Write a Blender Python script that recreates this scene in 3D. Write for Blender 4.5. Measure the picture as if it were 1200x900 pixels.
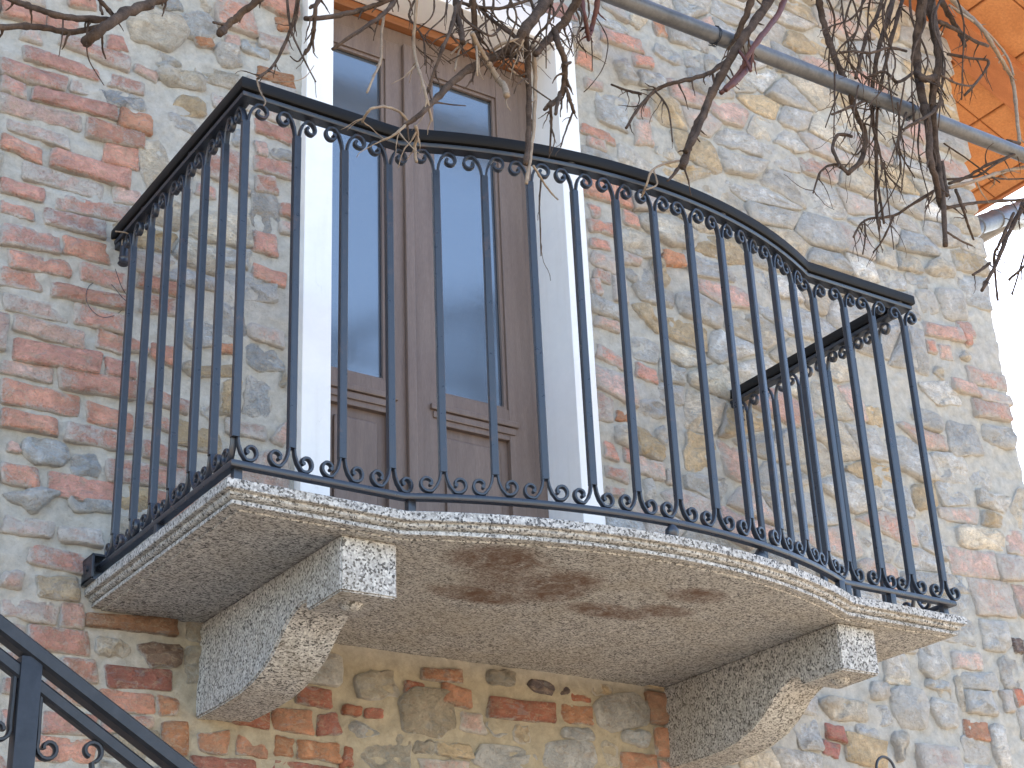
import bpy, bmesh, math, random
import numpy as np
from mathutils import Vector, Matrix, noise as mnoise
random.seed(7); rng = np.random.default_rng(7)
for o in list(bpy.data.objects): bpy.data.objects.remove(o)
sc = bpy.context.scene; COL = sc.collection
# ---------------------------------------------------------------- camera
F = 1934.51
R = np.array([[0.83212375,-0.55319383,-0.03932736],[0.20423643,0.37159992,-0.90564948],[0.51561375,0.74558036,0.42219946]])
C0 = np.array([-1.33290725,-3.75959350,-1.33236035])
cd = bpy.data.cameras.new('camera'); cam = bpy.data.objects.new('camera', cd); COL.objects.link(cam)
cd.sensor_width = 36; cd.lens = F/1200*36; cd.clip_start = .05; cd.clip_end = 5000
M4 = Matrix.Identity(4)
for i in range(3):
    M4[i][0] = R[0][i]; M4[i][1] = -R[1][i]; M4[i][2] = -R[2][i]; M4[i][3] = C0[i]
cam.matrix_world = M4; sc.camera = cam
sc.render.resolution_x = 1024; sc.render.resolution_y = 768
# ---------------------------------------------------------------- sky, sun, exposure
SUN_EL, SUN_ROT = math.radians(44), math.radians(40)
w = bpy.data.worlds.new('World'); sc.world = w; w.use_nodes = True
nt = w.node_tree; bg = nt.nodes['Background']
sky = nt.nodes.new('ShaderNodeTexSky'); sky.sky_type = 'NISHITA'; sky.sun_disc = False
sky.sun_elevation = SUN_EL; sky.sun_rotation = SUN_ROT; sky.air_density = 1.0; sky.dust_density = 1.1; sky.ozone_density = 1.0; sky.altitude = 200
nt.links.new(sky.outputs[0], bg.inputs[0]); bg.inputs[1].default_value = 0.14
sl = bpy.data.lights.new('sun', 'SUN'); sl.energy = 4.5; sl.angle = math.radians(.5); sl.color = (1, .93, .82)
so = bpy.data.objects.new('sun', sl); COL.objects.link(so)
sd = Vector((math.sin(SUN_ROT)*math.cos(SUN_EL), math.cos(SUN_ROT)*math.cos(SUN_EL), math.sin(SUN_EL)))
so.rotation_euler = sd.to_track_quat('Z', 'Y').to_euler(); so.location = (20, 20, 30)
vs = sc.view_settings; vs.view_transform = 'Standard'; vs.look = 'None'; vs.gamma = 1; vs.exposure = 2.18
sc.render.engine = 'CYCLES'; sc.cycles.max_bounces = 8; sc.cycles.diffuse_bounces = 5
# ---------------------------------------------------------------- geometry of the photograph, used to set real places
def ray(u):
    d = np.array([(u[0]-600)/F, (u[1]-450)/F, 1.]); return R.T @ d
def on_y(u, Y=0.):
    d = ray(u); return C0 + d*((Y-C0[1])/d[1])
def depth(P): return float((R @ (np.array(P)-C0))[2])
# ---------------------------------------------------------------- helpers
def link(o, parent=None):
    COL.objects.link(o)
    if parent is not None: o.parent = parent
    return o
def obj_from(name, verts, faces, mat, parent=None, smooth=False, loc=None):
    me = bpy.data.meshes.new(name)
    if loc is not None:
        verts = [(v[0]-loc[0], v[1]-loc[1], v[2]-loc[2]) for v in verts]
    me.from_pydata([tuple(map(float, v)) for v in verts], [], faces)
    if smooth: me.polygons.foreach_set('use_smooth', [True]*len(me.polygons))
    if mat: me.materials.append(mat)
    me.update()
    o = bpy.data.objects.new(name, me)
    if loc is not None: o.location = loc
    return link(o, parent)
def empty(name, loc=(0,0,0)):
    o = bpy.data.objects.new(name, None); o.location = loc; o.empty_display_size = .1
    return link(o)
def tag(o, label, cat, group=None):
    o['label'] = label; o['category'] = cat
    if group: o['group'] = group
    return o
class MB:
    def __init__(s): s.v = []; s.f = []
    def add(s, v, f):
        n = len(s.v); s.v += [tuple(map(float, a)) for a in v]; s.f += [tuple(i+n for i in q) for q in f]
    def box(s, x0, x1, y0, y1, z0, z1, bev=0.0):
        bm = bmesh.new(); bmesh.ops.create_cube(bm, size=1)
        for v in bm.verts:
            v.co = Vector(((x0+x1)/2+v.co.x*(x1-x0), (y0+y1)/2+v.co.y*(y1-y0), (z0+z1)/2+v.co.z*(z1-z0)))
        if bev: bmesh.ops.bevel(bm, geom=bm.edges[:], offset=bev, segments=2, affect='EDGES', profile=.6)
        bm.verts.index_update()
        s.add([v.co[:] for v in bm.verts], [tuple(v.index for v in f.verts) for f in bm.faces]); bm.free()
    def sweep(s, path, prof, side=None, closed=False, caps=True, up=(0,0,1)):
        """sweep a profile [(outward, up)] along a path; mitred in plan when side is given, else free frames"""
        P = [Vector(p) for p in path]; n = len(P); m = len(prof); rings = []
        U = Vector(up)
        for i in range(n):
            a = (P[i]-P[i-1]).normalized() if i > 0 else (P[1]-P[0]).normalized()
            b = (P[i+1]-P[i]).normalized() if i < n-1 else a
            na = a.cross(U).normalized(); nb = b.cross(U).normalized()
            d = (na+nb); d = d/ max(.3, (1+na.dot(nb)))
            rings.append([P[i]+d*q[0]+U*q[1] for q in prof])
        v = [p[:] for r in rings for p in r]
        f = []
        for i in range(n-1):
            for j in range(m):
                k = (j+1) % m; f.append((i*m+j, i*m+k, (i+1)*m+k, (i+1)*m+j))
        if caps: f.append(tuple(range(m))[::-1]); f.append(tuple((n-1)*m+j for j in range(m)))
        s.add(v, f)
    def tube(s, pts, rad, n=8, sect=None, cap=True, knob=0.0):
        P = [Vector(p) for p in pts]; N = len(P)
        if not hasattr(rad, '__len__'): rad = [rad]*N
        t0 = (P[1]-P[0]).normalized()
        ref = Vector((0,0,1)) if abs(t0.z) < .9 else Vector((0,1,0))
        u = t0.cross(ref).normalized(); v = []; f = []
        for i in range(N):
            t = (P[min(i+1, N-1)]-P[max(i-1, 0)]).normalized()
            u = (u - t*u.dot(t)).normalized(); w_ = t.cross(u)
            for j in range(n):
                a = 2*math.pi*(j+.5)/n; r = rad[i]
                if knob: r *= 1+knob*(random.random()-.5)
                v.append(P[i]+(u*math.cos(a)+w_*math.sin(a))*r)
        for i in range(N-1):
            for j in range(n):
                k = (j+1) % n; f.append((i*n+j, i*n+k, (i+1)*n+k, (i+1)*n+j))
        if cap: f.append(tuple(range(n))[::-1]); f.append(tuple((N-1)*n+j for j in range(n)))
        s.add([p[:] for p in v], f)
    def strip(s, pts2, w, th, frame):
        """flat bar bent edgewise: pts2 in (x,z), width w along y, thickness th"""
        N = len(pts2); v = []; f = []
        for i in range(N):
            a = Vector(pts2[max(i-1, 0)]); b = Vector(pts2[min(i+1, N-1)]); t = (b-a).normalized(); nn = Vector((-t.y, t.x))
            h = th/2*(1 if not callable(frame) else frame(i/(N-1)))
            c = Vector(pts2[i])
            for sx, sy in ((-1,-.75),(-1,.75),(-.6,1),(.6,1),(1,.75),(1,-.75),(.6,-1),(-.6,-1)):
                q = c+nn*h*sx; v.append((q.x, sy*w/2, q.y))
        m = 8
        for i in range(N-1):
            for j in range(m):
                k = (j+1) % m; f.append((i*m+j, i*m+k, (i+1)*m+k, (i+1)*m+j))
        f.append(tuple(range(m))[::-1]); f.append(tuple((N-1)*m+j for j in range(m)))
        s.add(v, f)
    def lathe(s, c, prof, axis='z', n=20):
        v = []; f = []; m = len(prof)
        for i in range(n):
            a = 2*math.pi*i/n
            for r, h in prof:
                x, y = r*math.cos(a), r*math.sin(a)
                v.append({'z': (c[0]+x, c[1]+y, c[2]+h), 'y': (c[0]+x, c[1]+h, c[2]+y), 'x': (c[0]+h, c[1]+x, c[2]+y)}[axis])
        for i in range(n):
            k = (i+1) % n
            for j in range(m-1): f.append((i*m+j, k*m+j, k*m+j+1, i*m+j+1))
        s.add(v, f)
    def build(s, name, mat, parent=None, smooth=False, loc=None, sharp=None):
        o = obj_from(name, s.v, s.f, mat, parent, smooth or sharp is not None, loc)
        bm = bmesh.new(); bm.from_mesh(o.data); bmesh.ops.recalc_face_normals(bm, faces=bm.faces[:])
        if sharp is not None:
            for e in bm.edges:
                if len(e.link_faces) == 2 and e.calc_face_angle(0) > math.radians(sharp): e.smooth = False
        bm.to_mesh(o.data); bm.free()
        return o
# ---------------------------------------------------------------- materials
def mat_new(name, col=(.5,.5,.5), rough=.8, metal=0.0, ior=None):
    m = bpy.data.materials.new(name); m.use_nodes = True; b = m.node_tree.nodes['Principled BSDF']
    b.inputs['Base Color'].default_value = (*col, 1); b.inputs['Roughness'].default_value = rough; b.inputs['Metallic'].default_value = metal
    if ior: b.inputs['IOR'].default_value = ior
    return m, m.node_tree, b
def nd(t, typ, **kw):
    n = t.nodes.new(typ)
    for k, v in kw.items():
        if k.startswith('_'): setattr(n, k[1:], v)
        else: n.inputs[k.replace('_', ' ')].default_value = v
    return n
def pos(t): return t.nodes.new('ShaderNodeNewGeometry').outputs['Position']
def noise(t, vec, scale, detail=6, rough=.6, dist=0., stretch=None):
    if stretch:
        mp = t.nodes.new('ShaderNodeMapping'); mp.inputs['Scale'].default_value = stretch; t.links.new(vec, mp.inputs[0]); vec = mp.outputs[0]
    n = nd(t, 'ShaderNodeTexNoise', Scale=scale, Detail=detail, Roughness=rough, Distortion=dist)
    t.links.new(vec, n.inputs['Vector']); return n.outputs['Fac']
def ramp(t, fac, stops):
    r = t.nodes.new('ShaderNodeValToRGB'); e = r.color_ramp.elements
    while len(e) < len(stops): e.new(.5)
    for i, (p, c) in enumerate(stops):
        e[i].position = p; e[i].color = (*c, 1) if hasattr(c, '__len__') else (c, c, c, 1)
    t.links.new(fac, r.inputs[0]); return r.outputs[0]
def mix(t, fac, a, b, mode='MIX'):
    m = t.nodes.new('ShaderNodeMix'); m.data_type = 'RGBA'; m.blend_type = mode; m.clamp_factor = True
    for s_, v in ((m.inputs[0], fac), (m.inputs[6], a), (m.inputs[7], b)):
        if hasattr(v, 'is_linked'): t.links.new(v, s_)
        else: s_.default_value = v if not hasattr(v, '__len__') else (*v[:3], 1)
    return m.outputs[2]
def mth(t, op, a, b=0.0):
    m = t.nodes.new('ShaderNodeMath'); m.operation = op
    for s_, v in ((m.inputs[0], a), (m.inputs[1], b)):
        if hasattr(v, 'is_linked'): t.links.new(v, s_)
        else: s_.default_value = v
    return m.outputs[0]
def bump(t, b, h, strength=.5, dist=.01, prev=None):
    n = nd(t, 'ShaderNodeBump', Strength=strength, Distance=dist); t.links.new(h, n.inputs['Height'])
    if prev is not None: t.links.new(prev, n.inputs['Normal'])
    t.links.new(n.outputs[0], b.inputs['Normal']); return n.outputs[0]

def nd_clamp(t, v):
    c = t.nodes.new('ShaderNodeClamp'); t.links.new(v, c.inputs[0]); return c.outputs[0]
def make_masonry():
    m, t, b = mat_new('masonry_pieces', rough=.92); p = pos(t)
    at = t.nodes.new('ShaderNodeAttribute'); at.attribute_name = 'tint'
    big = noise(t, p, 9, 4, .6, .4); med = noise(t, p, 34, 6, .7, .3); fine = noise(t, p, 150, 5, .7)
    veins = noise(t, p, 16, 6, .65, 1.2, (1, 1, 2.6))
    c = mix(t, 1.0, at.outputs['Color'], ramp(t, big, [(.3, .80), (.7, 1.22)]), 'MULTIPLY')
    c = mix(t, 1.0, c, ramp(t, med, [(.3, .78), (.7, 1.22)]), 'MULTIPLY')
    c = mix(t, mth(t, 'MULTIPLY', ramp(t, veins, [(.5, 0.), (.62, 1.)]), .38), c, (.36, .27, .19))
    c = mix(t, mth(t, 'MULTIPLY', ramp(t, veins, [(.36, 1.), (.44, 0.)]), .42), c, (.28, .285, .285))
    v2 = noise(t, p, 27, 8, .75, 2.0, (1, 1, 1.8)); c = mix(t, mth(t, 'MULTIPLY', ramp(t, v2, [(.54, 0.), (.60, 1.)]), .45), c, (.47, .38, .27))
    ck = nd(t, 'ShaderNodeTexVoronoi', Scale=19.); ck.feature = 'DISTANCE_TO_EDGE'; wn = t.nodes.new('ShaderNodeVectorMath'); wn.operation = 'ADD'
    nz = nd(t, 'ShaderNodeTexNoise', Scale=22., Detail=6., Roughness=.7); t.links.new(p, nz.inputs['Vector']); sc_ = t.nodes.new('ShaderNodeVectorMath'); sc_.operation = 'SCALE'; sc_.inputs['Scale'].default_value = .16
    t.links.new(nz.outputs['Color'], sc_.inputs[0]); t.links.new(p, wn.inputs[0]); t.links.new(sc_.outputs[0], wn.inputs[1]); t.links.new(wn.outputs[0], ck.inputs['Vector'])
    crack = ramp(t, ck.outputs['Distance'], [(.0, 0.), (.035, 1.)])
    c = mix(t, mth(t, 'MULTIPLY', mth(t, 'SUBTRACT', 1., crack), .35), c, (.20, .17, .14))
    # lime bloom left on the faces
    l1 = noise(t, p, 21, 9, .72, .5); l = mth(t, 'ADD', mth(t, 'MULTIPLY', l1, .72), mth(t, 'MULTIPLY', fine, .28))
    thr = mth(t, 'SUBTRACT', 0.76, mth(t, 'MULTIPLY', at.outputs['Alpha'], .40))
    lf = mth(t, 'MULTIPLY', mth(t, 'SUBTRACT', l, thr), 7.0)
    cl = nd(t, 'ShaderNodeClamp'); t.links.new(lf, cl.inputs[0])
    c = mix(t, mth(t, 'MULTIPLY', cl.outputs[0], .86), c, mix(t, med, (.42, .40, .36), (.66, .63, .58)))
    c = mix(t, mth(t, 'MULTIPLY', ramp(t, fine, [(.32, 1.), (.40, 0.)]), .35), c, (.09, .075, .065))
    t.links.new(c, b.inputs['Base Color'])
    n0 = bump(t, b, ramp(t, ck.outputs['Distance'], [(.0, 0.), (.25, 1.)]), .55, .006); n1 = bump(t, b, med, .9, .016, n0); n2 = bump(t, b, fine, .7, .004, n1); bump(t, b, cl.outputs[0], .45, .003, n2)
    return m
def make_mortar(name='mortar'):
    m, t, b = mat_new(name, rough=.95); p = pos(t)
    big = noise(t, p, 2.2, 5, .6); med = noise(t, p, 28, 7, .7); fine = noise(t, p, 210, 4, .8)
    c = mix(t, big, (.41, .40, .365), (.51, .485, .43))
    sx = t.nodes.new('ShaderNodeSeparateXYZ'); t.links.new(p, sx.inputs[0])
    # tan mortar below the balcony, its colour also darkened to deepen the shade there
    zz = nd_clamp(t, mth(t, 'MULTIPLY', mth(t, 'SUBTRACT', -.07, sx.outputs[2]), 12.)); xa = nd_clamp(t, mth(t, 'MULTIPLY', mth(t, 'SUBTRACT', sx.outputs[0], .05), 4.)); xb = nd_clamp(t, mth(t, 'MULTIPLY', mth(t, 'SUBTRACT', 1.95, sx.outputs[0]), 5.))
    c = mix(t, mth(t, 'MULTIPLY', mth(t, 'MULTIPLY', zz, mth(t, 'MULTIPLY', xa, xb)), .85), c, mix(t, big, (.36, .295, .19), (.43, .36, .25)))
    c = mix(t, 1., c, ramp(t, med, [(.3, .76), (.7, 1.2)]), 'MULTIPLY')
    c = mix(t, mth(t, 'MULTIPLY', ramp(t, fine, [(.6, 0.), (.72, 1.)]), .5), c, (.16, .14, .12))
    c = mix(t, mth(t, 'MULTIPLY', ramp(t, fine, [(.28, 1.), (.36, 0.)]), .5), c, (.62, .6, .55))
    t.links.new(c, b.inputs['Base Color'])
    n1 = bump(t, b, med, .6, .012); bump(t, b, fine, .8, .004, n1); return m
def make_granite(name, stains=False, pale=1.0):
    m, t, b = mat_new(name, rough=.75); p = pos(t)
    mp = t.nodes.new('ShaderNodeMapping'); mp.inputs['Rotation'].default_value = (.3, .5, .2); mp.inputs['Scale'].default_value = (1, 1.5, 1); t.links.new(p, mp.inputs[0])
    v = nd(t, 'ShaderNodeTexVoronoi', Scale=215.); t.links.new(mp.outputs[0], v.inputs['Vector'])
    sep = t.nodes.new('ShaderNodeSeparateColor'); t.links.new(v.outputs['Color'], sep.inputs[0])
    g = ramp(t, sep.outputs[0], [(.0, (.045, .044, .046)), (.19, (.11, .108, .108)), (.28, (.34*pale, .335*pale, .33*pale)), (.62, (.52*pale, .51*pale, .49*pale)), (1., (.70*pale, .69*pale, .66*pale))])
    blot = noise(t, p, 55, 4, .7)
    c = mix(t, 1., g, ramp(t, blot, [(.3, .72), (.62, 1.15)]), 'MULTIPLY')
    big = noise(t, p, 5, 5, .6, .5)
    # brownish tone in random patches over all faces
    nrm = t.nodes.new('ShaderNodeNewGeometry'); 
    c = mix(t, mth(t, 'MULTIPLY', ramp(t, big, [(.42, 0.), (.7, 1.)]), .3), c, (.30, .25, .17))
    if stains:
        sx = t.nodes.new('ShaderNodeSeparateXYZ'); t.links.new(p, sx.inputs[0]); tot = None
        for (cx, cy, rx, ry, k) in STAINS:
            dx = mth(t, 'DIVIDE', mth(t, 'SUBTRACT', sx.outputs[0], cx), rx); dy = mth(t, 'DIVIDE', mth(t, 'SUBTRACT', sx.outputs[1], cy), ry)
            d = mth(t, 'ADD', mth(t, 'MULTIPLY', dx, dx), mth(t, 'MULTIPLY', dy, dy))
            e = mth(t, 'MULTIPLY', mth(t, 'SUBTRACT', 1.25, d), k*.8)
            e = nd_clamp(t, e); tot = e if tot is None else mth(t, 'MAXIMUM', tot, e)
        n = ramp(t, noise(t, p, 13, 8, .7, 1.5), [(.30, .15), (.62, 1.)])
        c = mix(t, mth(t, 'MULTIPLY', mth(t, 'MULTIPLY', tot, n), .95), c, (.11, .052, .026))
    t.links.new(c, b.inputs['Base Color'])
    bump(t, b, blot, .5, .004); return m
STAINS = [(.68, -.76, .13, .10, 1.5), (.80, -.66, .14, .13, .9), (.92, -.66, .10, .13, 1.6), (.78, -.52, .14, .06, 1.5), (1.15, -.555, .13, .055, 1.7), (1.28, -.62, .09, .05, 1.2), (1.27, -.76, .09, .06, 1.3)]
def make_iron():
    m, t, b = mat_new('black_iron', rough=.42); p = pos(t)
    n1 = noise(t, p, 40, 6, .7); n2 = noise(t, p, 260, 3, .6)
    c = mix(t, n1, (.014, .018, .027), (.030, .037, .052))
    c = mix(t, mth(t, 'MULTIPLY', ramp(t, noise(t, p, 19, 9, .8), [(.58, 0.), (.68, 1.)]), .6), c, (.11, .062, .045))
    t.links.new(c, b.inputs['Base Color']); t.links.new(ramp(t, n1, [(.3, .24), (.7, .46)]), b.inputs['Roughness'])
    b.inputs['Specular IOR Level'].default_value = .7
    bump(t, b, n2, .25, .002); return m
def make_black():
    m, t, b = mat_new('black_handrail_paint', (.010, .010, .011), .62); b.inputs['Specular IOR Level'].default_value = .25
    bump(t, b, noise(t, pos(t), 120, 4, .6), .2, .002); return m
def make_simple(name, c0, c1, scale=8, rough=.6, stretch=None, bs=.3, bd=.004, ior=None, fine=90, fc=.19):
    m, t, b = mat_new(name, rough=rough, ior=ior); p = pos(t)
    n = noise(t, p, scale, 7, .65, .4, stretch); f = noise(t, p, fine, 5, .7, 0, stretch)
    c = mix(t, ramp(t, n, [(.3, 0.), (.7, 1.)]), c0, c1); c = mix(t, 1., c, ramp(t, f, [(.3, 1-fc), (.7, 1+fc)]), 'MULTIPLY')
    t.links.new(c, b.inputs['Base Color']); bump(t, b, f, bs, bd); return m
MAS = make_masonry(); MOR = make_mortar(); GR = make_granite('granite_corbel', pale=.9); GRS = make_granite('granite_slab', True, .84); IRON = make_iron(); BLACK = make_black(); DIRON = make_simple('dark_stair_iron', (.010,.011,.014), (.024,.025,.030), 30, .42, bs=.3, bd=.002)
def marble_marks(m):
    t = m.node_tree; b = t.nodes['Principled BSDF']; p = pos(t); src = b.inputs['Base Color'].links[0].from_socket
    a = ramp(t, noise(t, p, 23, 9, .8, .8, (1,1,.45)), [(.64, 0.), (.70, 1.)]); st = ramp(t, noise(t, p, 7, 5, .6, .3, (3,3,.25)), [(.52, 0.), (.75, 1.)])
    c = mix(t, mth(t, 'MULTIPLY', a, .35), src, (.42,.42,.40)); c = mix(t, mth(t, 'MULTIPLY', st, .16), c, (.50,.48,.42)); t.links.new(c, b.inputs['Base Color'])
MARB = make_simple('white_marble', (.80,.81,.82), (.87,.87,.86), 4, .5, bs=.05, bd=.001, fine=40, fc=.02)
marble_marks(MARB)
WOOD = make_simple('brown_wood', (.14,.098,.078), (.195,.142,.116), 5, .42, (6,6,.5), .25, .002)
WOODO = make_simple('orange_wood', (.20,.075,.025), (.33,.13,.05), 5, .5, (.5,6,6), .25, .002)
TERRA = make_simple('terracotta', (.40,.155,.052), (.53,.235,.09), 6, .8, bs=.4, bd=.004)
RAFT = make_simple('rafter_wood', (.31,.105,.035), (.43,.155,.055), 4, .7, (.6,5,5), .4, .004)
ZINC = make_simple('galvanised_steel', (.085,.088,.095), (.18,.185,.195), 9, .45, bs=.2, bd=.002)
ZINC.node_tree.nodes['Principled BSDF'].inputs['Metallic'].default_value = .35
BARK = make_simple('vine_bark', (.036,.024,.018), (.135,.092,.066), 30, .85, (1,1,1), .9, .006, fine=160)
BARK.node_tree.nodes['Principled BSDF'].inputs['Specular IOR Level'].default_value = .2
BARKR = make_simple('red_cane_bark', (.065,.018,.013), (.13,.045,.032), 30, .6, None, .5, .003)
BARKT = make_simple('tan_dry_twig', (.20,.14,.095), (.34,.26,.18), 40, .8, None, .6, .003)
GREYW = make_simple('added_beam_timber', (.30,.29,.26), (.42,.40,.36), 5, .85, (.6,6,6))  # for the unseen added beam and its arms
ROOFT = make_simple('roof_tile', (.30,.12,.06), (.42,.20,.11), 5, .85)
GROUND = make_simple('gravel', (.31,.235,.155), (.40,.31,.215), 1.2, .95, bs=.6, bd=.03, fine=25)
PLAST = make_simple('side_wall_render', (.40,.37,.31), (.50,.46,.39), 3, .95, bs=.5, bd=.02)
def make_glass():
    m, t, b = mat_new('door_glass', (.018,.028,.045), .16, ior=2.9); p = pos(t)
    n = noise(t, p, 9, 3, .5, 1.0, (1, 1, .6)); bump(t, b, n, .06, .01)
    wv = nd(t, 'ShaderNodeTexWave', Scale=16., Distortion=3.5, Detail=2.); wv.bands_direction = 'Z'; t.links.new(p, wv.inputs['Vector'])
    c = mix(t, mth(t, 'MULTIPLY', wv.outputs['Fac'], .25), (.05,.068,.092), (.085,.11,.14)); t.links.new(c, b.inputs['Base Color'])
    return m
GLASS = make_glass()
# ================================================================ THE SETTING
gs = MB(); gs.add([(-3000,-3000,-2.9),(3000,-3000,-2.9),(3000,3000,-2.9),(-3000,3000,-2.9)], [(0,1,2,3)])
g = gs.build('ground', GROUND); g['kind'] = 'structure'
# ================================================================ THE HOUSE
house = empty('stone_house', (1, 0, -2.9)); tag(house, 'old house with a rubble wall of stones and pale red bricks behind the balcony', 'house')
HP = Vector((1, 0, -2.9))
def hadd(o):                       # parts of the house: keep world placement under the empty
    o.parent = house; o.location = Vector(o.location) - HP; return o
XC = 3.62; SL = .38; ZC = 3.036
def zroof(x): return ZC + SL*(3.629-x)
# --- mortar body (a relief sheet over the visible part of the wall, real depth)
def vnoise(x, z, s, seed):
    r = np.random.default_rng(seed); T = r.random((256, 256)); x = x*s+57.3; z = z*s+91.7
    xi = np.floor(x).astype(int); zi = np.floor(z).astype(int); fx = x-xi; fz = z-zi
    fx = fx*fx*(3-2*fx); fz = fz*fz*(3-2*fz)
    a = T[xi % 256, zi % 256]; b = T[(xi+1) % 256, zi % 256]; c = T[xi % 256, (zi+1) % 256]; d = T[(xi+1) % 256, (zi+1) % 256]
    return (a*(1-fx)+b*fx)*(1-fz)+(c*(1-fx)+d*fx)*fz - .5
X0, X1, Z0, Z1 = -1.3, 3.61, -1.3, 3.6; st = .0105
DOOR = (.57, 1.53, -.06, 2.2)
def mortar_y(x, z):
    return -(vnoise(x, z, 4, 1)*.006 + vnoise(x, z, 17, 2)*.008 + vnoise(x, z, 43, 3)*.009 + vnoise(x, z, 90, 4)*.003) - .002
xs = np.arange(X0, X1+st/2, st); zs = np.arange(Z0, Z1+st/2, st); nx, nz = len(xs), len(zs)
gx, gz = np.meshgrid(xs, zs, indexing='ij'); gy = mortar_y(gx, gz)
gz2 = np.minimum(gz, zroof(gx)+.02)
co = np.stack([gx, gy, gz2], -1).reshape(-1, 3)
ii, kk = np.meshgrid(np.arange(nx-1), np.arange(nz-1), indexing='ij')
cx_ = gx[:-1, :-1]+st/2; cz_ = gz[:-1, :-1]+st/2
keep = ~((cx_ > DOOR[0]) & (cx_ < DOOR[1]) & (cz_ > DOOR[2]) & (cz_ < DOOR[3])) & (cz_ < zroof(cx_)+.02)
a = (ii*nz+kk)[keep]; quads = np.stack([a, a+nz, a+nz+1, a+1], -1)
me = bpy.data.meshes.new('wall'); me.vertices.add(len(co)); me.vertices.foreach_set('co', co.ravel().astype(np.float32))
me.loops.add(quads.size); me.loops.foreach_set('vertex_index', quads.ravel().astype(np.int32))
me.polygons.add(len(quads)); me.polygons.foreach_set('loop_start', np.arange(0, quads.size, 4, dtype=np.int32)); me.polygons.foreach_set('loop_total', np.full(len(quads), 4, dtype=np.int32))
me.update(calc_edges=True); me.validate(); me.polygons.foreach_set('use_smooth', [True]*len(me.polygons)); me.materials.append(MOR)
wall = link(bpy.data.objects.new('wall', me)); wall.parent = house; wall.location = -HP
wall['label'] = 'grey lime mortar of the front wall'
# --- rest of the house mass: plain walls outside the picture
mb = MB()
def gable(y0, y1, xa, xb, zb=-2.9):
    mb.add([(xa,y0,zb),(xb,y0,zb),(xb,y0,zroof(xb)-.02),(xa,y0,zroof(xa)-.02),(xa,y1,zb),(xb,y1,zb),(xb,y1,zroof(xb)-.02),(xa,y1,zroof(xa)-.02)],
           [(0,1,2,3),(4,7,6,5),(0,4,5,1),(1,5,6,2),(2,6,7,3),(3,7,4,0)])
gable(.02, .4, -5.2, .50); gable(.02, .4, 1.60, 3.59); mb.box(.5, 1.6, .02, .4, -2.9, -.05); mb.box(.5, 1.6, .24, .4, -.05, 4.1); mb.box(.5, 1.6, .02, .24, 2.24, 4.1)
mb.box(3.25, 3.595, .4, 7., -2.9, 3.0); mb.box(-5.2, -4.9, .4, 7., -2.9, 3.0); mb.box(-5.2, 3.595, 7., 7.3, -2.9, 3.0)
hadd(mb.build('side_wall', PLAST))
mb = MB(); mb.box(-5.2, X0+.01, -.005, .02, -2.9, 4.3); mb.box(X0, 3.6, -.005, .02, -2.9, Z0+.01); mb.box(X0+.01, 2.2, -.003, .02, Z1-.01, 3.62)
hadd(mb.build('wall_render', MOR))
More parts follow.
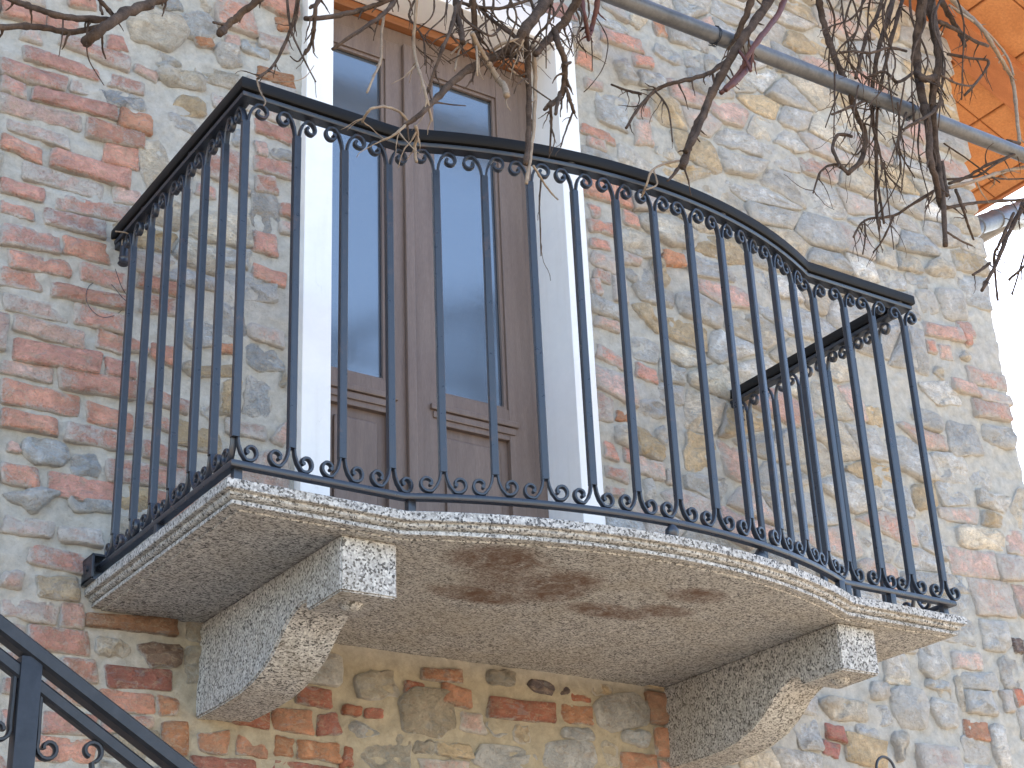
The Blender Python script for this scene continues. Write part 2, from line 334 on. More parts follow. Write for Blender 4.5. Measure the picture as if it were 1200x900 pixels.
# ---------------------------------------------------------------- masonry pieces
PAL = dict(b=((.57,.29,.22), .56), p=((.59,.40,.335), .74), o=((.45,.215,.12), .30), r=((.38,.14,.09), .25), s=((.39,.40,.40), .58),
           c=((.53,.475,.385), .52), y=((.48,.375,.24), .42), d=((.14,.10,.09), .15), w=((.58,.56,.52), .6))
TR = [  # (offset x, y, zoom, rows of x0, y0, x1, y1, thickness, kind) measured on the wall face
(0,0,3,"85 185 350 265 45 b;215 140 460 235 45 b;465 240 550 275 40 p;380 280 510 320 45 b;0 230 240 300 50 b;245 300 310 320 40 p;0 290 90 330 50 b;110 330 405 405 50 b;0 365 285 445 55 p;20 440 240 510 45 p;300 450 515 505 60 b;420 410 535 450 70 o;0 495 145 555 55 b;355 535 495 570 65 b;170 555 455 635 60 b;80 600 370 680 60 p;0 650 165 695 45 b;390 680 500 700 50 p;190 705 460 760 55 b;0 730 120 755 45 b;145 760 375 820 55 b;0 820 205 865 70 b;220 870 390 890 60 b;0 25 150 75 60 b;165 75 270 100 50 b;240 0 330 20 50 b;70 120 140 135 45 p;0 165 35 170 50 b;370 150 440 165 50 b;440 70 655 140 120 c;620 85 760 100 80 s;550 15 640 20 50 s;755 190 845 205 70 w;680 150 750 155 35 o;790 140 840 150 35 p;530 205 640 230 50 s;555 260 725 300 55 c;600 365 720 385 70 y;680 245 850 300 50 c;340 335 510 375 50 d2;580 410 690 460 45 s;490 590 600 590 150 c;740 350 810 365 50 p;850 160 950 190 60 s;965 85 1020 95 40 o;910 140 1010 160 50 p;900 250 1040 290 45 o;890 440 1030 490 50 b;890 520 940 530 45 p;950 540 1030 550 40 s;890 570 1030 610 55 b;890 650 970 660 50 b;810 480 855 500 60 s;880 740 980 760 130 s;985 740 1030 750 50 b;985 800 1030 810 45 p;885 850 980 865 70 b;680 660 760 690 50 b"),
(0,300,3,"20 15 260 55 60 b;0 75 145 100 60 b;275 60 450 100 55 b;170 120 440 170 50 b;10 160 235 205 55 p;255 200 440 250 65 b;40 230 300 300 60 p;40 320 355 385 70 b;330 290 430 310 60 b;440 310 520 330 50 b;0 380 190 420 60 p;200 430 480 480 75 b;370 390 480 410 50 b;0 470 275 530 75 b;300 550 470 590 65 b;0 575 210 605 60 b;220 615 470 665 75 b;20 665 70 675 40 p;80 680 240 700 80 s;250 730 350 745 70 s;0 760 140 785 70 b;370 750 660 795 70 b;160 800 410 840 75 b;0 850 210 870 80 s;230 870 400 890 50 s;490 160 620 190 60 b;480 85 640 130 40 b;520 490 670 540 50 b;500 570 600 600 50 b;500 680 660 720 60 b;530 330 620 360 60 b;880 50 1010 90 50 b;870 260 1000 300 50 p;780 100 970 130 100 s;860 350 1000 370 80 s;850 480 960 520 130 s;790 600 930 630 55 p;760 320 830 330 30 o;640 270 760 280 90 s;640 390 680 400 40 c;690 410 830 405 40 y;970 440 1010 445 50 c;970 610 1005 640 80 p;700 520 760 540 80 s"),
(0,600,3,"0 40 185 65 60 p;195 75 360 95 60 p;100 150 320 190 65 b;120 265 285 270 75 y;0 230 75 250 60 p;0 320 200 360 75 p;300 380 620 410 50 o2;90 440 310 465 70 b;325 470 465 480 60 c;480 495 640 510 75 d3;370 570 605 595 72 r;210 545 345 560 75 b;350 660 545 675 70 b;552 680 630 685 60 o;150 610 300 650 65 b;140 740 340 760 65 b;120 830 340 850 75 b;570 790 665 800 100 o;690 810 800 815 70 o;820 810 935 830 70 o;950 730 1095 740 75 o;1110 745 1195 750 75 r;960 815 1030 830 60 o;1040 835 1200 850 65 o;670 885 900 895 50 r;1040 640 1160 655 60 r;1170 650 1200 655 70 r;0 420 80 435 70 p;0 520 130 540 60 p;0 610 120 630 60 b;0 720 110 740 60 b"),
(400,600,3,"40 605 205 610 100 c2;275 570 430 585 42 o;218 612 285 632 45 r;350 635 460 660 60 o;205 705 400 710 145 c2;510 680 755 710 66 r;770 705 885 715 62 o;0 690 70 700 40 r;85 700 145 710 35 r;70 815 240 860 130 c2;20 765 140 765 55 s;420 735 500 745 60 p;505 760 595 765 50 s;600 780 670 785 55 y;510 580 610 590 50 c2;655 605 750 625 45 d;765 630 795 632 25 d;875 625 945 630 48 y;895 710 1070 700 110 s;330 830 465 840 48 y;265 885 450 895 45 p;460 860 690 880 80 s;700 855 890 855 90 s;980 880 1105 885 65 o;0 860 40 865 70 r;775 775 890 785 45 s;910 850 970 850 80 c;985 790 1080 800 50 s"),
(800,600,3,"700 540 790 550 80 w;820 510 915 510 130 w;940 515 1045 525 58 p;645 630 715 635 62 w;730 690 855 695 125 s2;655 715 730 720 58 s2;480 690 650 705 76 c;870 705 965 715 90 w;985 670 1105 680 76 s2;985 760 1070 770 60 o;1150 470 1188 476 50 d;980 830 1078 840 85 w;1083 830 1140 830 140 w;380 770 490 790 105 s;495 770 565 785 55 r2;490 830 550 845 50 r2;570 825 720 860 95 y;600 765 700 780 40 s;815 860 970 870 85 p;735 820 800 830 105 c;1110 560 1180 570 100 s;1160 655 1200 655 55 r;1118 670 1155 670 68 p;930 170 1095 190 85 p;1098 195 1200 200 85 p;960 85 1130 105 70 c;1010 295 1160 310 120 p;1130 100 1200 115 75 p;945 245 1005 255 60 s;850 600 930 615 32 s;700 590 800 600 28 c;890 630 950 640 45 c;960 640 982 640 105 c;1083 500 1102 520 95 w"),
(800,300,3,"845 258 980 288 42 b2;850 315 888 325 38 b;895 335 945 345 46 p;960 255 1020 265 42 b2;985 295 1012 300 36 b;822 160 893 170 66 s2;897 170 990 175 90 s2;840 35 950 50 55 c;780 80 885 100 38 s2;835 478 980 482 72 w;1000 415 1135 450 50 b2;940 450 1035 475 46 p;1020 535 1150 562 48 b2;1040 490 1150 505 34 p;920 645 1048 650 105 s2;1055 620 1160 650 62 s2;870 740 1000 750 85 w;890 830 1000 835 80 s2;1005 780 1080 800 56 s2;800 560 905 595 62 s;640 560 700 570 62 y;880 400 915 420 40 c;960 345 1005 355 34 c;800 850 880 850 76 y"),
(400,0,3,"900 120 1060 170 42 b;840 450 960 500 36 b;860 500 930 520 32 b;1030 390 1090 400 46 b;880 360 1020 420 110 s;960 250 1030 260 75 s;1040 275 1140 295 55 s;1090 170 1200 210 50 s2;820 200 880 230 46 b;850 290 920 310 36 p;1100 530 1170 545 38 c;1000 70 1090 90 50 c;870 740 910 750 38 b;865 790 960 810 36 b;870 850 950 870 36 b;980 760 1040 780 46 b;1095 100 1140 110 44 o"),
(400,300,3,"880 5 970 40 52 p;885 60 945 80 38 b;880 105 910 112 50 b;1130 10 1200 20 46 o;890 230 980 260 38 p;1010 200 1120 230 85 y;900 330 1000 390 44 b;1030 400 1110 430 48 b;960 560 1010 570 34 o;960 630 1030 640 62 c;1040 530 1140 550 52 s;920 680 965 690 56 b;985 700 1020 705 52 b;930 760 1010 780 44 b;930 830 990 840 36 b;1060 820 1100 830 70 s;1140 770 1200 790 46 p;1005 310 1110 345 75 s;1000 65 1090 75 45 s;1110 610 1150 650 52 s"),
]
PAL.update(d2=((.30,.315,.33), .5), d3=((.17,.11,.085), .2), o2=((.33,.18,.11), .3), c2=((.37,.33,.26), .35), s2=((.44,.44,.43), .62), r2=((.40,.16,.13), .35), b2=((.54,.33,.27), .62))
pieces = []   # dicts: poly (x,z) list, kind
rects = []
def seed_ok(x, z): return True
for ox, oy, zm, txt in TR:
    for row in txt.split(';'):
        q = row.split(); x0, y0, x1, y1, th = map(float, q[:5]); k = q[5]
        a = on_y((ox+x0/zm, oy+y0/zm)); b = on_y((ox+x1/zm, oy+y1/zm))
        mx, my = ox+(x0+x1)/2/zm, oy+(y0+y1)/2/zm
        hgt = abs(on_y((mx, my-th/2/zm))[2]-on_y((mx, my+th/2/zm))[2])*1.14
        c = np.array([(a[0]+b[0])/2, (a[2]+b[2])/2]); d = np.array([b[0]-a[0], b[2]-a[2]]); L = np.linalg.norm(d); d /= L
        if L < .03: continue
        ang = math.atan2(d[1], d[0])
        if L > .12 and abs(ang) > .12 and k in 'bpor': ang *= .5
        d = np.array([math.cos(ang), math.sin(ang)]); n = np.array([-d[1], d[0]])
        rects.append((c, d, n, L/2, hgt/2, k))
OBST = [(np.array([1.05, 1.07]), np.array([1.,0.]), np.array([0.,1.]), .525, 1.19, None)]
def clip(poly, p0, nrm):   # keep side where (x-p0).nrm<=0
    out = []; m = len(poly)
    for i in range(m):
        a = poly[i]; b = poly[(i+1) % m]; da = (a-p0)@nrm; db = (b-p0)@nrm
        if da <= 0: out.append(a)
        if (da < 0) != (db < 0) and da != db: out.append(a+(b-a)*(da/(da-db)))
    return out
def resample(poly, n, brick):
    P = np.array(poly); Q = np.roll(P, -1, 0); L = np.linalg.norm(Q-P, axis=1)
    P = P[L > .006]; Q = np.roll(P, -1, 0); L = np.linalg.norm(Q-P, axis=1)[:, None]
    cut = np.minimum(.26, (.005 if brick else .009)/L)
    K = np.stack([P+(Q-P)*cut, Q-(Q-P)*cut], 1).reshape(-1, 2)
    m = len(P)
    extra = max(0, n-len(K)); per = np.floor(extra*L[:, 0]/L.sum()).astype(int); out = []
    for i in range(m):
        a, b = K[2*i], K[2*i+1]; out.append(a)
        for j in range(per[i]): out.append(a+(b-a)*(j+1)/(per[i]+1))
        out.append(b)
    return np.array(out)
def resample_old(poly, n, chaikin=1):
    P = np.array(poly)
    Q = np.vstack([P, P[:1]]); s = np.concatenate([[0], np.cumsum(np.linalg.norm(np.diff(Q, axis=0), axis=1))])
    t = np.linspace(0, s[-1], n, endpoint=False)
    return np.stack([np.interp(t, s, Q[:, 0]), np.interp(t, s, Q[:, 1])], 1)
for c, d, n, hl, hh, k in rects:
    brick = k[0] in 'bpor' or (k == 'y' and hl/hh > 1.8)
    poly = [c-d*hl-n*hh, c+d*hl-n*hh, c+d*hl+n*hh, c-d*hl+n*hh]
    if not brick:
        m = random.choice((4, 5, 6, 7)); a0 = random.random()*6
        poly = []
        for i in range(m):
            a = a0+2*math.pi*(i+random.uniform(-.25, .25))/m
            ca, sa = math.cos(a), math.sin(a); e = .5
            poly.append(c+d*hl*math.copysign(abs(ca)**e, ca)*1.08+n*hh*math.copysign(abs(sa)**e, sa)*1.10)
    else: poly = [p+np.array([random.uniform(-.007, .007), random.uniform(-.006, .006)]) for p in poly]
    pieces.append(dict(poly=poly, kind=k, brick=brick))
# seeds for the rest of the wall
def autokind(x, z):
    r = random.random()
    if x < .3: pb = .86 if x < .05 else .55
    elif x < 1.75 and z < -.05: pb = .42
    elif x < 1.95: pb = .5
    elif x < 2.3: pb = .14
    else: pb = .07
    if r < pb:
        if z < -.08 and .1 < x < 1.9: return random.choice(['o','o','r','o2','b'])
        return random.choice(['b','b','p','p','b2']) if x < 1 else random.choice(['b','b2','p','p'])
    if z < -.08 and .1 < x < 1.75: return random.choice(['s','c2','c2','y','s','c2'])
    if x < .6: return random.choice(['s','s','c','s','c','y'])
    return random.choice(['s2','s2','c','s2','w','c','p','s2','y','s','c','w'])
seeds = []
AN = .47
z = -1.25
while z < 3.55:
    dz = .066 + .02*random.random()
    x = -1.25 + random.random()*.1
    while x < 3.66:
        right = x > 1.8
        dx = random.choice((.10,.14,.18,.25)) if right else random.choice((.10,.14,.18,.22))
        low = x > 2.1 and z < .25
        sx = x+dx/2; sz = z+random.uniform(-.3, .3)*dz
        if not (low and random.random() < .35) and not (right and random.random() < .26): seeds.append((sx, sz))
        x += dx
    z += dz*(1.28 if z > -.1 else 1.12)
def inside(r, p, m):
    c, d, n, hl, hh, _ = r; q = np.array(p)-c
    return abs(q@d) < hl+m and abs(q@n) < hh+m
S = [np.array(s) for s in seeds if not any(inside(r, s, .016) for r in rects) and not inside(OBST[0], s, .01) and s[1] < zroof(s[0])+.02 and s[0] < 3.585]
SA = np.array(S); SS = SA*np.array([AN, 1.])
RC = np.array([r[0] for r in rects])
GAP = .0034
for i, s in enumerate(S):
    dist = np.linalg.norm(SS-SS[i], axis=1); order = np.argsort(dist)[1:20]
    poly = [s+np.array(v) for v in ((-.24,-.10),(.24,-.10),(.24,.10),(-.24,.10))]
    for j in order:
        dv = SS[j]-SS[i]; mid = (SS[j]+SS[i])/2
        nrm = np.array([dv[0]*AN, dv[1]]); nrm /= np.linalg.norm(nrm)
        p0 = np.array([mid[0]/AN, mid[1]])-nrm*GAP*random.uniform(.6, 1.9)
        poly = clip(poly, p0, nrm)
        if len(poly) < 3: break
    if len(poly) < 3: continue
    near = [r for r in rects if abs(r[0][0]-s[0]) < r[3]+.3 and abs(r[0][1]-s[1]) < r[4]+.16] + OBST
    for c, d, n, hl, hh, _ in near:
        q = s-c
        ds = [(q@d-hl, d, c+d*hl), (-q@d-hl, -d, c-d*hl), (q@n-hh, n, c+n*hh), (-q@n-hh, -n, c-n*hh)]
        m_, nn, pp = max(ds, key=lambda e: e[0])
        if m_ < 0: poly = []; break
        poly = clip(poly, pp+nn*GAP*1.4, -nn)
        if len(poly) < 3: break
    if len(poly) < 3: continue
    if s[0] > 3.3: poly = clip(poly, np.array([XC+random.uniform(-.012, .012), 0]), np.array([1., 0]))
    poly = clip(poly, np.array([s[0], zroof(s[0])+.01]), np.array([SL, 1.])/math.hypot(SL, 1))
    if len(poly) < 3: continue
    P = np.array(poly); ar = .5*abs(np.dot(P[:,0], np.roll(P[:,1], -1))-np.dot(P[:,1], np.roll(P[:,0], -1)))
    if ar < .0009: continue
    k = autokind(*s); pieces.append(dict(poly=poly, kind=k, brick=(k[0] in 'bpor' and k != 'o2')))
def piece_mesh(pc):
    k = pc['kind']; n = 20
    P = resample(pc['poly'], n, pc['brick']); n = len(P)
    c = P.mean(0); D = P-c; r = np.linalg.norm(D, axis=1); mr = r.min()
    u = D/r[:, None]
    amp = .0045 if pc['brick'] else .007
    jit = np.array([mnoise.noise(Vector((p[0]*38, p[1]*38, 3.1)))*1.4+mnoise.noise(Vector((p[0]*95, p[1]*95, 6.1)))*.8 for p in P])*amp+.001
    P = c+D+u*jit[:, None]
    prd = random.uniform(.007, .017) if pc['brick'] else random.uniform(.003, .020)
    if c[0] > 1.6: prd *= 1.15
    tx, tz = random.uniform(-.05, .05), random.uniform(-.02, .22)     # faces lean: lower arris stands proud
    if not pc['brick']: tx, tz = random.uniform(-.10, .10), random.uniform(-.12, .20)
    def y(p, h, amp):
        return -h + (p[0]-c[0])*tx + (p[1]-c[1])*tz + mnoise.noise(Vector((p[0]*28, p[1]*28, 7)))*amp
    v = []; corner = P[:, 0].max() > 3.58
    ins = min(.0045, mr*.2)
    ringA = P; ringB = c+(P-c)*(1-.25*ins/np.maximum(r, .01))[:, None]; ringC = c+(P-c)*(1-1.3*ins/np.maximum(r, .01))[:, None]; ringD = c+(P-c)*.5
    for p in ringA: v.append((p[0], .16 if (corner and p[0] > 3.55) else .014, p[1]))
    for p in ringB: v.append((p[0], y(p, prd*.45, .004), p[1]))
    for p in ringC: v.append((p[0], y(p, prd, .006), p[1]))
    am = .009 if pc['brick'] else .024
    for p in ringD: v.append((p[0], y(p, prd*1.12, am), p[1]))
    v.append((c[0], y(c, prd*1.15, am), c[1]))
    f = []
    for a in range(3):
        for j in range(n):
            q = (j+1) % n; f.append((a*n+j, a*n+q, (a+1)*n+q, (a+1)*n+j))
    for j in range(n): f.append((3*n+j, 3*n+(j+1) % n, 4*n))
    col, lime = PAL[k]; br = random.uniform(.80, 1.18); hs = random.uniform(-.03, .03)
    lime = min(.95, max(0, lime+random.uniform(-.2, .2)))
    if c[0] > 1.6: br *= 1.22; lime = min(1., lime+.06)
    base = (col[0]*br+hs*.5, col[1]*br, max(.01, col[2]*br-hs*.5))
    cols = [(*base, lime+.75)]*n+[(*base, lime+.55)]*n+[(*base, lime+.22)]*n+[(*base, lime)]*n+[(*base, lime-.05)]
    return v, f, cols, c
def px_area(c, P):
    dd = depth((c[0], 0, c[1])); v = R @ (np.array([c[0], 0, c[1]])-C0); x, yy = 600+F*v[0]/v[2], 450+F*v[1]/v[2]
    P = np.array(P); ar = .5*abs(np.dot(P[:,0], np.roll(P[:,1], -1))-np.dot(P[:,1], np.roll(P[:,0], -1)))
    if not (-30 < x < 1230 and -30 < yy < 930): return 0
    return ar*(F/dd)**2
for pc in pieces: pc['area'] = px_area(np.array(pc['poly']).mean(0), pc['poly'])
pieces.sort(key=lambda q: -q['area'])
cnt = {True: 0, False: 0}; restv = []; restf = []; restc = []
for pc in pieces:
    v, f, col, c = piece_mesh(pc)
    if cnt[pc['brick']] < 300 and pc['area'] > 60:
        cnt[pc['brick']] += 1
        nm = 'brick' if pc['brick'] else 'stone'
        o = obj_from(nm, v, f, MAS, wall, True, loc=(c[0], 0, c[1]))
        at = o.data.color_attributes.new('tint', 'FLOAT_COLOR', 'POINT'); at.data.foreach_set('color', np.array(col).ravel().astype(np.float32))
        for e in o.data.polygons: pass
    else:
        n0 = len(restv); restv += v; restf += [tuple(i+n0 for i in q) for q in f]; restc += col
o = obj_from('small_stone', restv, restf, MAS, wall, True); o['kind'] = 'stuff'; o['label'] = 'smaller stones and brick ends bedded in the mortar'
at = o.data.color_attributes.new('tint', 'FLOAT_COLOR', 'POINT'); at.data.foreach_set('color', np.array(restc).ravel().astype(np.float32))
print('pieces', cnt, len(restv))
# ---------------------------------------------------------------- door surround
def hpart(mb, name, mat, **k): return hadd(mb.build(name, mat, **k))
mb = MB(); mb.box(1.479, 1.562, -.04, .16, -.045, 2.118, .003); hpart(mb, 'door_jamb', MARB)
mb = MB(); mb.box(.535, .625, -.04, .16, -.045, 2.118, .003); hpart(mb, 'door_jamb', MARB)
mb = MB(); mb.box(.537, 1.560, -.041, .105, 2.120, 2.240, .003); hpart(mb, 'door_lintel', MARB)
mb = MB(); mb.box(.626, 1.478, .106, .16, 2.088, 2.120, .003); hpart(mb, 'shutter_slot', WOODO)
# ---------------------------------------------------------------- the glazed door
dr = MB(); dr.box(1.432, 1.478, .135, .20, -.04, 2.086, .003); dr.box(.626, .66, .135, .20, -.04, 2.086, .003); dr.box(.66, 1.432, .135, .20, 2.03, 2.086, .003)
door = hadd(dr.build('door', WOOD)); door['label'] = 'brown wooden glazed double door'
def dpart(mb, name, mat, **k):
    o = mb.build(name, mat, **k); o.parent = door; return o
door_off = Vector((0,0,0))
for xa, xb, ga, gb in ((.985, 1.430, 1.080, 1.340), (.662, .980, .70, .905)):
    m = MB(); y0, y1 = .128, .18
    m.box(xa, ga, y0, y1, -.03, 2.028, .003); m.box(gb, xb, y0, y1, -.03, 2.028, .003)
    m.box(ga, gb, y0+.001, y1, 1.95, 2.027, .002); m.box(ga, gb, y0+.001, y1, .672, .775, .002); m.box(ga, gb, y0+.001, y1, -.029, .06, .002)
    # glazing beads and raised moulding of the lock rail
    for (a, b, c, d) in ((ga, ga+.012, .775, 1.95), (gb-.012, gb, .775, 1.95), (ga+.012, gb-.012, 1.938, 1.95), (ga+.012, gb-.012, .775, .787)): m.box(a, b, y0+.008, y0+.02, c, d, .002)
    m.box(ga-.03, gb+.03, y0-.012, y0+.002, .715, .735, .004); m.box(ga-.02, gb+.02, y0-.006, y0+.002, .690, .712, .003)
    dpart(m, 'door_leaf', WOOD)
    g_ = MB(); g_.box(ga-.004, gb+.004, y0+.022, y0+.028, .77, 1.955); dpart(g_, 'pane', GLASS)
    g_ = MB(); g_.box(ga-.004, gb+.004, y0+.020, y0+.03, .055, .68); g_.box(ga+.03, gb-.03, y0+.010, y0+.022, .10, .64, .008); dpart(g_, 'panel', WOOD)
m = MB(); m.box(.966, .998, .112, .128, -.03, 2.027, .005); dpart(m, 'cover_strip', WOOD)
m = MB(); m.box(1.395, 1.407, .085, .10, .735, .76, .003); m.lathe((1.40, .1, .748), [(0,-.03),(.012,-.03),(.013,.03),(0,.03)], 'y', 12); 
# ---------------------------------------------------------------- roof: rafters, tile soffit, tiles on top
rf = MB()
xr = -.79
def slab(x0, x1, y0, y1, lo, hi, right=True):
    zf = zroof if right else (lambda x: zroof(2*xr-x))
    rf.add([(x0,y0,zf(x0)+lo),(x1,y0,zf(x1)+lo),(x1,y1,zf(x1)+lo),(x0,y1,zf(x0)+lo),(x0,y0,zf(x0)+hi),(x1,y0,zf(x1)+hi),(x1,y1,zf(x1)+hi),(x0,y1,zf(x0)+hi)],
           [(0,3,2,1),(4,5,6,7),(0,1,5,4),(1,2,6,5),(2,3,7,6),(3,0,4,7)])
slab(xr, 4.49, -.62, 7.6, .03, .09); slab(-6.07, xr, -.62, 7.6, .03, .09, False)
roof = hadd(rf.build('roof', ROOFT))
nt_ = 0
for iy in range(-2, 6):
    y0 = -.045+.28*iy
    for ix in range(0, 6):
        x0 = 2.877+.303*ix-(.152 if iy == -1 else 0) + (.0 if iy % 2 == 0 else .0); x1 = min(x0+.299, 4.475)
        if y0 > 1.4 or x1-x0 < .05: continue
        m = MB(); dz = random.uniform(-.003, .003); g_ = .0025
        a, b = x0+g_, x1-g_; c, d = y0+g_, y0+.28-g_
        lo, hi = -.002+dz, .028
        q = [(a,c),(b,c),(b,d),(a,d)]; q2 = [(a+.004,c+.004),(b-.004,c+.004),(b-.004,d-.004),(a+.004,d-.004)]
        m.add([(x,y,zroof(x)+lo) for x, y in q2]+[(x,y,zroof(x)+lo+.005) for x, y in q]+[(x,y,zroof(x)+hi) for x, y in q],
              [(0,3,2,1)]+[(i,(i+1)%4,4+(i+1)%4,4+i) for i in range(4)]+[(4+i,4+(i+1)%4,8+(i+1)%4,8+i) for i in range(4)]+[(8,9,10,11)])
        t_ = m.build('soffit_tile', TERRA); t_.parent = roof
for yc in (-.035, .72, 1.45):
    m = MB(); w2 = .09 if yc == -.035 else .06; h_ = .05
    for (x0, x1) in ((2.6, 4.46),):
        m.add([(x,y,zroof(x)+dz) for dz in (-h_-.002, -.003) for x, y in ((x0,yc-w2),(x1,yc-w2),(x1,yc+w2),(x0,yc+w2))],
              [(0,3,2,1),(4,5,6,7),(0,1,5,4),(1,2,6,5),(2,3,7,6),(3,0,4,7)])
    t_ = m.build('rafter', RAFT); t_.parent = roof
m = MB(); m.add([(x,y,zroof(4.48)+z) for z in (-.01, .085) for x, y in ((4.476,-.62),(4.50,-.62),(4.50,7.6),(4.476,7.6))], [(0,3,2,1),(4,5,6,7),(0,1,5,4),(1,2,6,5),(2,3,7,6),(3,0,4,7)])
t_ = m.build('eave_board', RAFT); t_.parent = roof
# rows of curved roof tiles above
for side in (0, 1):
    m = MB()
    for i in range(37):
        y = -.58+i*.22
        pa = []
        for s_ in range(9):
            aa = math.pi*s_/8; pa.append((math.cos(aa)*.105, math.sin(aa)*.06))
        ends = ((xr, zroof(xr)), (4.55, zroof(4.55))) if side == 0 else ((xr, zroof(xr)), (-6.1, zroof(2*xr+6.1)))
        v = [(e[0], y+p[0], e[1]+.09+p[1]) for e in ends for p in pa]
        m.add(v, [(j, j+1, 9+j+1, 9+j) for j in range(8)])
    o = m.build('roof_tile', ROOFT); o.parent = roof; o['kind'] = 'stuff'
# gutter and the swan-neck pipe that brings it back to the wall corner
m = MB(); gy0 = [(4.52+.055*math.sin(a)-.0, 0, 2.615-.055*math.cos(a)) for a in np.linspace(-math.pi/2, math.pi/2, 9)]
gin = [(4.52+.049*math.sin(a), 0, 2.617-.049*math.cos(a)) for a in np.linspace(math.pi/2, -math.pi/2, 9)]
ring = gy0+gin; v = [(p[0], y, p[2]) for y in (.42, 7.6) for p in ring]; n_ = len(ring)
m.add(v, [(j, (j+1) % n_, n_+(j+1) % n_, n_+j) for j in range(n_)]+[tuple(range(n_))[::-1], tuple(range(n_, 2*n_))])
hpart(m, 'gutter', ZINC, smooth=False)
pa = [Vector((3.66, .12, 1.2)), Vector((3.665, .12, 1.9)), Vector((3.68, .12, 2.06)), Vector((3.78, .125, 2.155)), Vector((3.95, .15, 2.25)), Vector((4.3, .26, 2.46)), Vector((4.47, .36, 2.53)), Vector((4.515, .46, 2.56))]
pa = [on for on in pa]
m = MB(); m.tube(pa, .042, 18); dp = hpart(m, 'downpipe', ZINC, smooth=True)
for q in range(2, 6):
    d = (pa[q+1]-pa[q-1]).normalized(); mid = pa[q]
    for k_ in ((0,) if q != 4 else (0, .5)):
        mm = MB(); c_ = mid.lerp(pa[q+1], k_); mm.tube([c_-d*.008, c_-d*.003, c_+d*.003, c_+d*.008], [.0425, .046, .046, .0425], 18); o = mm.build('pipe_seam', ZINC, smooth=True); o.parent = dp
# ================================================================ THE BALCONY
D_, W_, A_ = .796, 2.162, .41; SG = .150; ZT = .915
cc = (W_-2*A_)/2; RR = (cc*cc+SG*SG)/(2*SG); cyy = -D_-SG+RR; TH = math.asin(cc/RR)
def plan(off=0.0, z=0.0, n=28, ywall=0.0):
    """rail line of the balcony from the left wall end round to the right one, offset outwards"""
    P = [(0, ywall), (0, -D_)] + [(W_/2+RR*math.sin(t), cyy-RR*math.cos(t)) for t in np.linspace(-TH, TH, n)] + [(W_, -D_), (W_, ywall)]
    return [(x, y, z) for x, y in P]
balc = empty('balcony', (1.08, 0, -.3)); tag(balc, 'speckled granite balcony slab with a bowed moulded edge on two scrolled brackets', 'balcony'); BP = Vector((1.08, 0, -.3))
def badd(o): o.parent = balc; o.location = Vector(o.location)-BP; return o
# slab: stack of mitred rings
PR = [(-.05,-.042),(.0225,-.042),(.0245,-.0435),(.0245,-.0630),(.0230,-.0645),(.0125,-.0650),(.0125,-.0685),(.0115,-.0725),(.0085,-.0755),(.003,-.0775),(-.002,-.0785),(-.002,-.0815),(.0035,-.0820),(.0045,-.0830),(.0045,-.0900),(.0035,-.0910),(-.0200,-.0915),(-.0215,-.0950)]
m = MB(); base = plan(ywall=.03); n = len(base); rings = []
PV = [Vector(p) for p in base]
for (o_, z_) in PR:
    ring = []
    for i in range(n):
        a = (PV[i]-PV[i-1]).normalized() if i > 0 else (PV[1]-PV[0]).normalized(); b = (PV[i+1]-PV[i]).normalized() if i < n-1 else a
        U = Vector((0,0,1)); na = a.cross(U).normalized(); nb = b.cross(U).normalized()
        # path runs to -Y then +X: a x up points to -X on the left run, -Y on the front: outwards
        d = (na+nb)/(1+na.dot(nb)); ring.append(PV[i]+d*o_+U*z_)
    rings.append(ring)
v = [p[:] for r in rings for p in r]; f = []
for r in range(len(PR)-1):
    for i in range(n-1): f.append((r*n+i, r*n+i+1, (r+1)*n+i+1, (r+1)*n+i))
m.add(v, f); 
last = [p[:] for p in rings[-1]]; m.add(last, [tuple(range(n))])
top = [p[:] for p in rings[0]]; m.add(top, [tuple(range(n))])
slab_o = badd(m.build('slab', GRS, sharp=28))
# slab edge tessellation for crispness is enough; corbels
CP = [(.05,-.0955),(-.749,-.0955),(-.749,-.222),(-.600,-.2235),(-.588,-.2215),(-.586,-.200),(-.556,-.1985),(-.517,-.212),(-.486,-.228),(-.457,-.252),(-.425,-.275),(-.376,-.300),(-.315,-.3185),(-.250,-.329),(-.160,-.3335),(-.07,-.334),(.05,-.334)]
for x0, bw in ((.279, .140), (1.757, .138)):
    m = MB(); k_ = len(CP); b_ = .004
    bm = bmesh.new()
    fs = [bm.verts.new((x0, y, z)) for y, z in CP]; fl = bm.faces.new(fs)
    ex = bmesh.ops.extrude_face_region(bm, geom=[fl]); 
    for e in ex['geom']:
        if isinstance(e, bmesh.types.BMVert): e.co.x += bw
    bmesh.ops.recalc_face_normals(bm, faces=bm.faces[:])
    ed = [e for e in bm.edges if len(e.link_faces) == 2 and e.calc_face_angle(0) > .9]
    bmesh.ops.bevel(bm, geom=ed, offset=.004, segments=2, affect='EDGES')
    for e in bm.edges:
        if len(e.link_faces) == 2 and e.calc_face_angle(0) > .45: e.smooth = False
    for f_ in bm.faces: f_.smooth = True
    me = bpy.data.meshes.new('corbel'); bm.to_mesh(me); bm.free(); me.materials.append(GR)
    cb = link(bpy.data.objects.new('corbel', me)); badd(cb)
    mm = MB(); mm.lathe((x0+.07, -.668, -.2225), [(0,-.014),(.014,-.013),(.022,-.008),(.026,0),(.03,.004)], 'z', 18); o = mm.build('boss', GR, smooth=True); o.parent = cb
